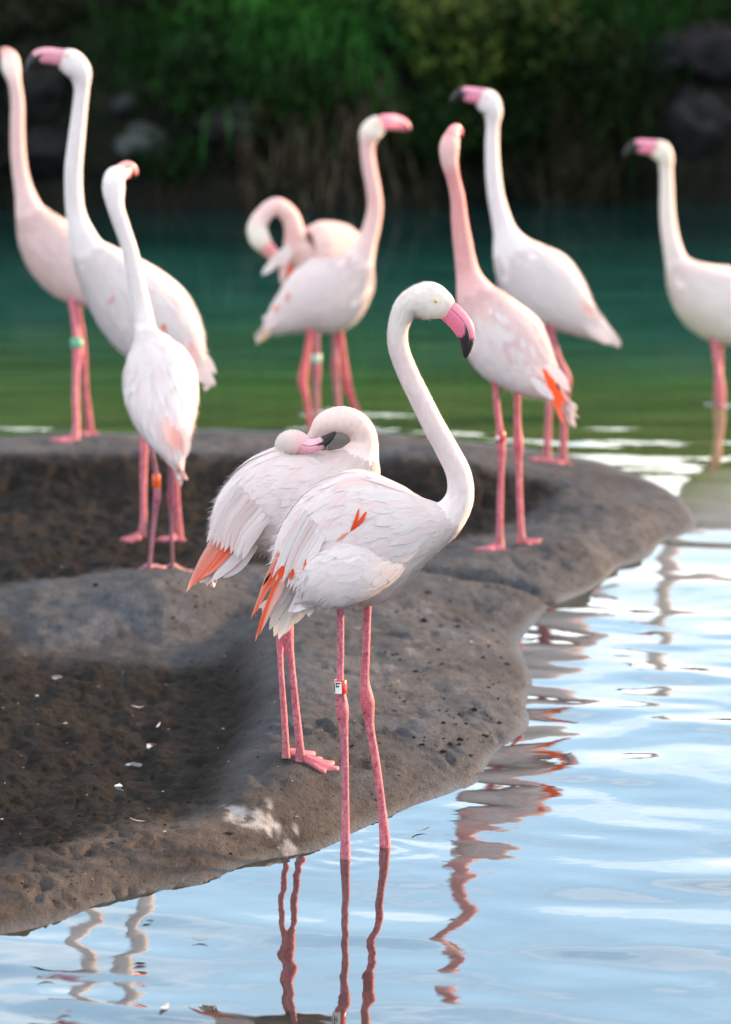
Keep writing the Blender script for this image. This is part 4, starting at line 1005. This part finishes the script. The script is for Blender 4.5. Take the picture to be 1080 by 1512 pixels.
# ------------------------------------------------------------------ ground sheet and far bank
def soil_material():
    m, n, out = new_mat('bank_soil')
    tc = nd(n, 'ShaderNodeTexCoord')
    no = nd(n, 'ShaderNodeTexNoise', i_Scale=2.2, i_Detail=7.0, i_Roughness=0.65); n.links.new(tc.outputs['Object'], no.inputs['Vector'])
    c = ramp(n, no.outputs['Fac'], [(0.3, (0.005, 0.006, 0.005)), (0.55, (0.011, 0.012, 0.009)), (0.75, (0.022, 0.024, 0.016))])
    bs = nd(n, 'ShaderNodeBsdfPrincipled', i_Roughness=0.95); bs.inputs['Specular IOR Level'].default_value = 0.05; n.links.new(c, bs.inputs['Base Color'])
    bp = nd(n, 'ShaderNodeBump', i_Strength=0.8, i_Distance=0.05); n.links.new(no.outputs['Fac'], bp.inputs['Height']); n.links.new(bp.outputs[0], bs.inputs['Normal'])
    n.links.new(bs.outputs[0], out.inputs['Surface']); return m
M_SOIL = soil_material()
def bank_z(x, y):
    s = sstep(27.75, 28.75, y + 0.30 * fbm(x * 0.7, y * 0 + 3, 90, 2))
    z = -0.5 + 1.75 * s + 0.42 * sstep(28.6, 31, y)
    z = z + sstep(29.6, 31.5, y) * 0.55  # unseen extra rise, added to keep bright sky out of the water's reflection
    return z + 0.10 * fbm(x * 2.2, y * 2.2, 91, 3) * sstep(27.3, 28.2, y)
def at_bank(px, py):
    for Y in np.arange(27.3, 33, 0.02):
        p = at_depth(px, py, Y)
        if bank_z(np.array([p[0]]), np.array([Y]))[0] >= p[2]: break
    return p
def build_ground():
    xs = np.concatenate([-np.geomspace(1500, 5, 22)[:-1], np.linspace(-5, 5, 110), np.geomspace(5, 1500, 22)[1:]])
    ys = np.concatenate([-np.geomspace(1500, 2, 14), np.linspace(0, 27, 16, endpoint=False), np.linspace(27, 32, 70, endpoint=False), np.geomspace(32, 2500, 24)])
    X, Y = np.meshgrid(xs, ys, indexing='ij')
    Z = bank_z(X, Y)
    near = sstep(4.5, 2.0, Y); Z = Z * (1 - near) + 0.25 * near
    side = sstep(45, 55, np.abs(X)); Z = Z * (1 - side) + np.maximum(Z, 1.0) * side
    o = finish('ground', np.stack([X, Y, Z], -1), grid_faces(len(xs), len(ys))[:, ::-1], M_SOIL); tag(o, kind='structure')
build_ground()

# boulders of the bank
def rock_material():
    m, n, out = new_mat('rock')
    tc = nd(n, 'ShaderNodeTexCoord'); oi = nd(n, 'ShaderNodeObjectInfo')
    no = nd(n, 'ShaderNodeTexNoise', i_Scale=5.0, i_Detail=7.0, i_Roughness=0.65); n.links.new(tc.outputs['Object'], no.inputs['Vector'])
    at = nd(n, 'ShaderNodeAttribute', attribute_name='tint')
    c = mul_color(n, at.outputs['Color'], ramp(n, no.outputs['Fac'], [(0.3, (0.4, 0.4, 0.4)), (0.7, (1.1, 1.1, 1.1))]))
    bs = nd(n, 'ShaderNodeBsdfPrincipled', i_Roughness=0.9); bs.inputs['Specular IOR Level'].default_value = 0.1; n.links.new(c, bs.inputs['Base Color'])
    bp = nd(n, 'ShaderNodeBump', i_Strength=0.8, i_Distance=0.03); n.links.new(no.outputs['Fac'], bp.inputs['Height']); n.links.new(bp.outputs[0], bs.inputs['Normal'])
    n.links.new(bs.outputs[0], out.inputs['Surface']); return m
M_ROCK = rock_material()
def boulder(px, py, Y, w, h, colour, label, seed):
    nu, nv = 24, 40
    c = at_bank(px, py)
    a = np.linspace(0.02, np.pi - 0.02, nu)[:, None]; b = np.linspace(0, 2 * np.pi, nv, endpoint=False)[None]
    d = np.stack([np.sin(a) * np.cos(b), np.sin(a) * np.sin(b), np.cos(a) + 0 * b], -1)
    r = 1 + 0.34 * fbm(d[..., 0] * 2.1 + seed, d[..., 1] * 2.1 + d[..., 2] * 1.9, seed, 4, 0.6)
    g_ = np.random.default_rng(seed)
    for _ in range(11):
        nn = g_.normal(0, 1, 3); nn /= np.linalg.norm(nn)
        r = np.minimum(r, g_.uniform(0.62, 0.95) / np.maximum(d @ nn, 0.05))
    q = d
    V = c + q * r[..., None] * np.array([w / 2, 0.3, h / 2])
    i = np.arange(nu - 1)[:, None] * nv; j = np.arange(nv)[None]; j2 = (j + 1) % nv
    f = np.stack([i + j, i + nv + j, i + nv + j2, i + j2], -1).reshape(-1, 4).tolist()
    f.append(list(range(nv))[::-1]); f.append([(nu - 1) * nv + k for k in range(nv)])
    base = np.array([c[0], c[1], c[2] - h / 2])
    o = finish('boulder', V, f, M_ROCK, None, np.array(colour), origin=base)
    tag(o, label, 'rock', 'rocks of the far bank')
boulder(218, 212, 27.65, 0.40, 0.34, (0.085, 0.10, 0.095), 'pale grey squarish rock on the far bank, above the flamingo seen from behind', 3)
boulder(185, 155, 27.9, 0.26, 0.22, (0.04, 0.045, 0.045), 'small dim rock just up and left of the pale squarish rock', 4)
boulder(60, 150, 27.9, 0.5, 0.45, (0.018, 0.018, 0.018), 'dark rock between the two tall necks at the upper left', 5)
boulder(70, 225, 27.6, 0.6, 0.4, (0.016, 0.016, 0.017), 'low dark rock near the waterline at the left', 6)
boulder(330, 185, 27.85, 0.5, 0.42, (0.028, 0.028, 0.028), 'dull grey rock beside the dry reeds, right of the pale rock', 7)
boulder(1030, 195, 27.75, 0.5, 0.5, (0.026, 0.027, 0.03), 'grey rock above and right of the right-edge flamingo head', 8)
boulder(1050, 90, 28.15, 0.75, 0.55, (0.016, 0.016, 0.019), 'large dim rock at the upper right corner under the grass', 9)
boulder(985, 90, 28.1, 0.3, 0.4, (0.022, 0.022, 0.025), 'small dim rock left of the large corner rock', 10)

def leaf_material(name, c0, c1, trans=0.25):
    m, n, out = new_mat(name)
    at = nd(n, 'ShaderNodeAttribute', attribute_name='tint')
    tc = nd(n, 'ShaderNodeTexCoord')
    no = nd(n, 'ShaderNodeTexNoise', i_Scale=6.0, i_Detail=4.0); n.links.new(tc.outputs['Object'], no.inputs['Vector'])
    c = mul_color(n, at.outputs['Color'], ramp(n, no.outputs['Fac'], [(0.3, c0), (0.7, c1)]))
    bs = nd(n, 'ShaderNodeBsdfPrincipled', i_Roughness=0.7); bs.inputs['Specular IOR Level'].default_value = 0.08; n.links.new(c, bs.inputs['Base Color'])
    tr = nd(n, 'ShaderNodeBsdfTranslucent'); n.links.new(c, tr.inputs['Color'])
    mx = nd(n, 'ShaderNodeMixShader'); mx.inputs[0].default_value = trans
    n.links.new(bs.outputs[0], mx.inputs[1]); n.links.new(tr.outputs[0], mx.inputs[2]); n.links.new(mx.outputs[0], out.inputs['Surface'])
    return m
M_GRASS = leaf_material('grass_blade', (0.22, 0.22, 0.22), (0.95, 0.95, 0.95))

def blades(bases, length, width, lean, droop, tints, nseg=4):
    """curved blades: bases [N,3], lean [N,3] unit start directions"""
    N = len(bases); t = np.linspace(0, 1, nseg + 1)
    P = bases[:, None] + lean[:, None] * (length[:, None] * t)[..., None]
    P[..., 2] -= (droop * length)[:, None] * t ** 2
    side = np.cross(lean, np.array([0, 0.9, 0.3])); side /= np.linalg.norm(side, axis=1)[:, None] + 1e-9
    w = width[:, None] * (1 - t ** 1.6)[None] * 0.5 + 0.0006
    V = np.stack([P - side[:, None] * w[..., None], P + side[:, None] * w[..., None]], 2)
    b = (np.arange(N) * (nseg + 1) * 2)[:, None] + (np.arange(nseg) * 2)[None]
    Fc = np.stack([b, b + 1, b + 3, b + 2], -1).reshape(-1, 4)
    T = np.repeat(tints, (nseg + 1) * 2, 0)
    return V.reshape(-1, 3), Fc, T
def tuft(center, radius, n, lmin, lmax, wid, col_a, col_b, up=0.8, droop=0.6, fwd=-0.6):
    g = rng
    b = np.stack([center[0] + g.normal(0, radius, n), center[1] + g.normal(0, radius * 0.5, n), np.zeros(n)], 1)
    b[:, 2] = bank_z(b[:, 0], b[:, 1]) - 0.02
    d = np.stack([g.normal(0, 0.45, n), g.normal(fwd, 0.3, n), np.abs(g.normal(up, 0.25, n))], 1); d /= np.linalg.norm(d, axis=1)[:, None]
    m = g.random((n, 1)); tn = np.array(col_a) * m + np.array(col_b) * (1 - m)
    return blades(b, g.uniform(lmin, lmax, n), wid * g.uniform(0.6, 1.3, n), d, droop * g.uniform(0.4, 1.4, n), tn)
# dark grass mass over the whole bank
def mass():
    n = 26000
    b = np.stack([rng.uniform(-5.5, 5.5, n), np.where(rng.random(n) < 0.5, rng.uniform(27.85, 28.6, n), rng.uniform(28.2, 31.0, n)), np.zeros(n)], 1)
    rocky = (np.abs(b[:, 0] + 1.75) < 0.75) & (b[:, 1] < 28.5) | ((b[:, 0] > 1.95) & (b[:, 0] < 3.0) & (b[:, 1] < 28.6))
    b = b[~rocky | (rng.random(n) < 0.06)]; n = len(b)
    b[:, 2] = bank_z(b[:, 0], b[:, 1]) - 0.02
    d = np.stack([rng.normal(0, 0.4, n), rng.normal(-0.35, 0.35, n), np.abs(rng.normal(0.8, 0.25, n))], 1); d /= np.linalg.norm(d, axis=1)[:, None]
    pn = fbm(b[:, 0] * 1.3, b[:, 1] * 1.3, 100, 3)[:, None]
    tn = np.array([0.009, 0.020, 0.006]) * (1 + 0.5 * pn) * rng.uniform(0.5, 1.3, (n, 1)) + np.array([0.008, 0.004, 0.0]) * np.maximum(0, pn)
    V, Fc, T = blades(b, rng.uniform(0.15, 0.42, n), 0.012 * rng.uniform(0.6, 1.4, n), d, rng.uniform(0.2, 0.9, n), np.clip(tn, 0.003, 1))
    o = finish('bank_grass', V, Fc, M_GRASS, None, T); tag(o, 'dark mixed grass covering the far bank', 'grass', kind='stuff')
mass()
def tussock(px, py, Y, label, radius, n, lmin, lmax, wid, ca, cb, up=0.8, droop=0.6, fwd=-0.6, name='grass_tussock', cat='grass', group='grass tussocks on the far bank'):
    c = at_bank(px, py)
    V, Fc, T = tuft(c, radius, n, lmin, lmax, wid, ca, cb, up, droop, fwd)
    o = finish(name, V, Fc, M_GRASS, None, T, origin=c); o['kind'] = 'stuff' if False else 'thing'
    del o['kind']
    tag(o, label, cat, group)
GA, GB = (0.075, 0.33, 0.055), (0.018, 0.08, 0.015)
tussock(400, 60, 28.6, 'bright green drooping grass tussock at the top, left of centre', 0.26, 420, 0.3, 0.85, 0.014, GA, GB, 0.7, 0.9)
tussock(340, 30, 28.9, 'green grass tussock at the top edge behind the bright drooping one', 0.28, 340, 0.3, 0.7, 0.016, GA, GB, 0.7, 0.8)
tussock(500, 60, 28.6, 'green grass tussock right of the bright drooping one, above the middle flamingo', 0.2, 320, 0.3, 0.75, 0.013, GA, GB, 0.8, 0.8)
tussock(220, 70, 28.7, 'low green grass tussock above the pale grey rock', 0.24, 420, 0.2, 0.5, 0.012, (0.022, 0.075, 0.016), GB, 0.6, 0.8)
tussock(900, 40, 28.8, 'dark green grass tussock at the top right', 0.30, 700, 0.3, 0.7, 0.013, (0.022, 0.085, 0.018), GB, 0.7, 0.8)
tussock(1040, 15, 29.0, 'green grass tussock over the large corner rock', 0.22, 420, 0.2, 0.5, 0.012, (0.022, 0.075, 0.016), GB, 0.6, 0.8)
DA, DB = (0.30, 0.23, 0.165), (0.014, 0.024, 0.010)
kw = dict(name='dry_reeds', cat='reeds', group='dry reeds hanging over the far bank')
tussock(455, 165, 28.1, 'pale dry reed clump hanging left of the middle flamingo head', 0.16, 104, 0.2, 0.5, 0.014, DA, DB, 0.25, 0.9, -1.0, **kw)
tussock(550, 170, 28.1, 'brownish dry reed clump right behind the middle flamingo head', 0.15, 96, 0.2, 0.5, 0.014, DA, DB, 0.25, 0.9, -1.0, **kw)
tussock(505, 215, 27.9, 'dry reed clump hanging lowest, over the preening flamingo', 0.15, 88, 0.2, 0.45, 0.014, DA, DB, 0.25, 0.9, -1.0, **kw)
tussock(370, 175, 28.0, 'small pale dry reed clump beside the dull grey rock', 0.08, 90, 0.15, 0.35, 0.014, DA, DB, 0.25, 0.9, -1.0, **kw)
tussock(380, 265, 27.7, 'dry reed clump at the waterline above the looped neck', 0.10, 120, 0.12, 0.3, 0.012, DA, DB, 0.6, 0.9, **kw)
tussock(820, 255, 27.75, 'upright pale dry reed stalks right of the white raised-bill flamingo', 0.20, 90, 0.3, 0.6, 0.012, (0.16, 0.135, 0.085), (0.05, 0.05, 0.03), 1.4, 0.1, **kw)
tussock(910, 250, 27.75, 'brown dry reed stalks near the water beside the right-edge flamingo head', 0.20, 110, 0.25, 0.55, 0.012, (0.05, 0.045, 0.026), (0.012, 0.02, 0.008), 1.3, 0.15, **kw)
tussock(600, 285, 27.65, 'thin dry reed stalks at the water behind the middle neck', 0.2, 90, 0.2, 0.45, 0.011, (0.09, 0.08, 0.05), (0.012, 0.02, 0.008), 1.3, 0.1, **kw)

def shrub(px, py, Y, label, rx, rz, nleaf, leaf, ca, cb):
    c = at_bank(px, py) + np.array([0, -0.12, 0.05]); base = c.copy(); base[2] = float(bank_z(np.array([c[0]]), np.array([c[1]]))[0])
    root = empty('shrub', base); tag(root, label, 'shrub', 'leafy shrubs on the far bank')
    # stems
    for k in range(7):
        a = rng.uniform(0, 6.28); top = c + np.array([math.cos(a) * rx * 0.6, math.sin(a) * 0.2 - 0.05, rng.uniform(-0.2, 0.6) * rz])
        mid = (base + top) / 2 + rng.normal(0, 0.04, 3)
        V, f, *_ = tube([base + [rng.normal(0, 0.03), 0, -0.05], mid, top], [0.012, 0.008, 0.003], 7, 5)
        finish('stem', V, f, M_ROCK, root, np.array([0.05, 0.038, 0.025]))
    d = rng.normal(0, 1, (nleaf, 3)); d /= np.linalg.norm(d, axis=1)[:, None]
    r = rng.uniform(0.25, 1.0, nleaf) ** 0.5 * (1 + 0.25 * fbm(d[:, 0] * 3 + px, d[:, 2] * 3, 7, 2))
    clump = rng.integers(0, 40, nleaf); cc = rng.normal(0, 0.16, (40, 3))
    P = c + (d * r[:, None] + cc[clump]) * np.array([rx, 0.35, rz])
    ax = rng.normal(0, 1, (nleaf, 3)) + np.array([0, -0.3, -0.6]); ax /= np.linalg.norm(ax, axis=1)[:, None]
    sd = np.cross(ax, rng.normal(0, 1, (nleaf, 3))); sd /= np.linalg.norm(sd, axis=1)[:, None]
    l = leaf * rng.uniform(0.6, 1.3, nleaf)[:, None]
    V = np.stack([P, P + ax * l * 0.5 + sd * l * 0.22, P + ax * l, P + ax * l * 0.5 - sd * l * 0.22], 1)
    Fc = np.arange(nleaf * 4).reshape(-1, 4)
    m = (rng.random((nleaf, 1)) ** 2) ; tn = np.array(ca) * m + np.array(cb) * (1 - m)
    o = finish('foliage', V.reshape(-1, 3), Fc, M_GRASS, root, np.repeat(tn, 4, 0)); o['kind'] = 'stuff'
shrub(665, 75, 28.5, 'yellow-green leafy shrub at the top above the salmon-necked flamingo', 0.36, 0.34, 3000, 0.085, (0.18, 0.27, 0.05), (0.014, 0.040, 0.010))
shrub(770, 70, 28.7, 'dark leafy shrub above the white raised-bill flamingo', 0.42, 0.36, 2800, 0.08, (0.08, 0.16, 0.03), (0.010, 0.028, 0.007))
shrub(640, 195, 28.15, 'dark green low shrub behind the salmon-necked flamingo head', 0.26, 0.24, 2200, 0.06, (0.03, 0.085, 0.02), (0.012, 0.034, 0.008))
shrub(860, 130, 28.3, 'shadowy leafy shrub between the two raised bills at the right', 0.45, 0.36, 3400, 0.06, (0.035, 0.06, 0.016), (0.012, 0.024, 0.007))
shrub(300, 120, 28.3, 'small dark leafy shrub left of the dry reeds at the upper left', 0.30, 0.26, 1500, 0.07, (0.03, 0.085, 0.02), (0.008, 0.022, 0.006))
shrub(440, 130, 28.3, 'dark leafy shrub among the dry reeds left of the middle flamingo head', 0.26, 0.22, 1300, 0.07, (0.04, 0.10, 0.022), (0.008, 0.024, 0.006))
shrub(740, 190, 28.1, 'low black-green shrub behind the neck of the white raised-bill flamingo', 0.32, 0.24, 1500, 0.065, (0.02, 0.06, 0.014), (0.007, 0.018, 0.005))
shrub(250, 240, 28.0, 'low dark shrub at the waterline below the pale squarish rock', 0.25, 0.16, 900, 0.06, (0.02, 0.07, 0.016), (0.007, 0.02, 0.005))
shrub(560, 20, 28.9, 'dark green shrub at the top centre beside the yellow-green one', 0.30, 0.28, 2400, 0.06, (0.03, 0.09, 0.02), (0.012, 0.036, 0.008))

# ------------------------------------------------------------------ crumbs of earth, chips and bits lying about
def lumps(name, label, n, size, colour_f, where, mat, cat):
    Vs, Fs, Ts = [], [], []; o_ = 0
    px, py = where(n)
    pts = np.array([on_plane(a, b, 0.045) for a, b in zip(px, py)])
    pts[:, 2] = height(pts[:, 0], pts[:, 1])
    ok = pts[:, 2] > 0.008
    base = np.array([[1, 0, 0], [-1, 0, 0], [0, 1, 0], [0, -1, 0], [0, 0, 1], [0, 0, -1.0]])
    fc = np.array([[0, 2, 4], [2, 1, 4], [1, 3, 4], [3, 0, 4], [2, 0, 5], [1, 2, 5], [3, 1, 5], [0, 3, 5]])
    for p in pts[ok]:
        s = size * np.exp(rng.normal(0, 0.45)); a = rng.uniform(0, 6.28)
        q = base * rng.uniform(0.5, 1.3, (6, 1)) * np.array([s, s * rng.uniform(0.6, 1.6), s * 0.55])
        R = np.array([[math.cos(a), -math.sin(a), 0], [math.sin(a), math.cos(a), 0], [0, 0, 1]])
        Vs.append(q @ R.T + p + [0, 0, s * 0.1]); Fs.append(fc + o_); o_ += 6; Ts.append(np.tile(colour_f(), (6, 1)))
    o = finish(name, np.vstack(Vs), np.vstack(Fs), mat, None, np.vstack(Ts), smooth=False); tag(o, label, cat, kind='stuff')
def clustered(n, x0, x1, y0, y1, k, sp):
    cx = rng.uniform(x0, x1, k); cy = rng.uniform(y0, y1, k); w = rng.random(k) ** 3; i = rng.choice(k, n, p=w / w.sum())
    return cx[i] + rng.normal(0, sp, n) * 1.6, cy[i] + rng.normal(0, sp, n)
lumps('mud_crumbs', 'dark crumbs of mud scattered over the island', 1100, 0.0036, lambda: np.array([0.03, 0.027, 0.024]) * rng.uniform(0.4, 2.2),
      lambda n: clustered(n, 0, 950, 720, 1330, 70, 26), M_ROCK, 'mud')
lumps('dark_pellets', 'small black droppings strewn on the front slope', 70, 0.006, lambda: np.array([0.012, 0.011, 0.010]),
      lambda n: clustered(n, 570, 740, 900, 1120, 14, 14), M_ROCK, 'droppings')
lumps('pale_chips', 'pale chips and down scattered over the mud', 150, 0.0032, lambda: np.array([0.5, 0.48, 0.44]) * rng.uniform(0.5, 1.1),
      lambda n: (rng.uniform(0, 900, n), rng.uniform(720, 1320, n)), M_ROCK, 'debris')

def small_leafy(name, label, cat, px, py, length, width, ang, colour, water, group):
    p = on_plane(px, py, 0.003) if water else on_ground(px, py)
    if water: p = on_plane(px, py, 0.0035)
    n = 8; t = np.linspace(0, 1, n)
    d = np.array([math.cos(ang), math.sin(ang), 0.0])
    mid = p + d * ((t - 0.5) * length)[:, None]
    mid[:, 2] += 0.10 * length * (2 * t - 1) ** 2 + 0.001
    if not water: mid[:, 2] = height(mid[:, 0], mid[:, 1]) + 0.004 + 0.1 * length * (2 * t - 1) ** 2
    tn = np.tile(np.array(colour), (1, n, 1))
    V, f, tn, uv, _ = feather_mesh(mid[None], np.tile(np.array([0, 0, 1.0]), (1, n, 1)), np.array([width]), tn, 0.5)
    o = finish(name, V, f, M_FEATHER, None, tn, uv, origin=p); tag(o, label, cat, group)
gl_ = 'leaves afloat on the water'; gf_ = 'feathers lying on the mud'
small_leafy('floating_leaf', 'small brown leaf afloat at the lower left', 'leaf', 69, 1443, 0.035, 0.012, 0.1, (0.06, 0.04, 0.03), True, gl_)
small_leafy('floating_leaf', 'reddish leaf afloat at the bottom left corner', 'leaf', 96, 1494, 0.03, 0.010, 0.3, (0.16, 0.05, 0.03), True, gl_)
small_leafy('floating_leaf', 'greenish leaf afloat between the shore and the wading legs', 'leaf', 296, 1388, 0.035, 0.012, -0.2, (0.08, 0.09, 0.05), True, gl_)
small_leafy('floating_leaf', 'long dark strip for a ripple right of the wading legs by the shore', 'leaf', 622, 1226, 0.05, 0.010, 0.6, (0.10, 0.08, 0.06), True, gl_)  # thin dark strip added in place of a ripple on the water
small_leafy('floating_feather', 'pale feather afloat at the bottom left of the wading legs', 'feather', 243, 1488, 0.04, 0.014, 1.2, (0.6, 0.6, 0.6), True, 'feathers afloat on the water')
small_leafy('fallen_feather', 'bluish white feather lying in the dark hollow at the left', 'feather', 204, 1046, 0.036, 0.010, 0.1, (0.45, 0.5, 0.55), False, gf_)
small_leafy('fallen_feather', 'tiny white feather in the dark hollow, right of the bluish one', 'feather', 234, 1073, 0.016, 0.008, 0.8, (0.6, 0.6, 0.6), False, gf_)
small_leafy('fallen_feather', 'dull tan feather near the front edge of the dark hollow', 'feather', 205, 1214, 0.036, 0.009, -0.1, (0.22, 0.19, 0.14), False, gf_)
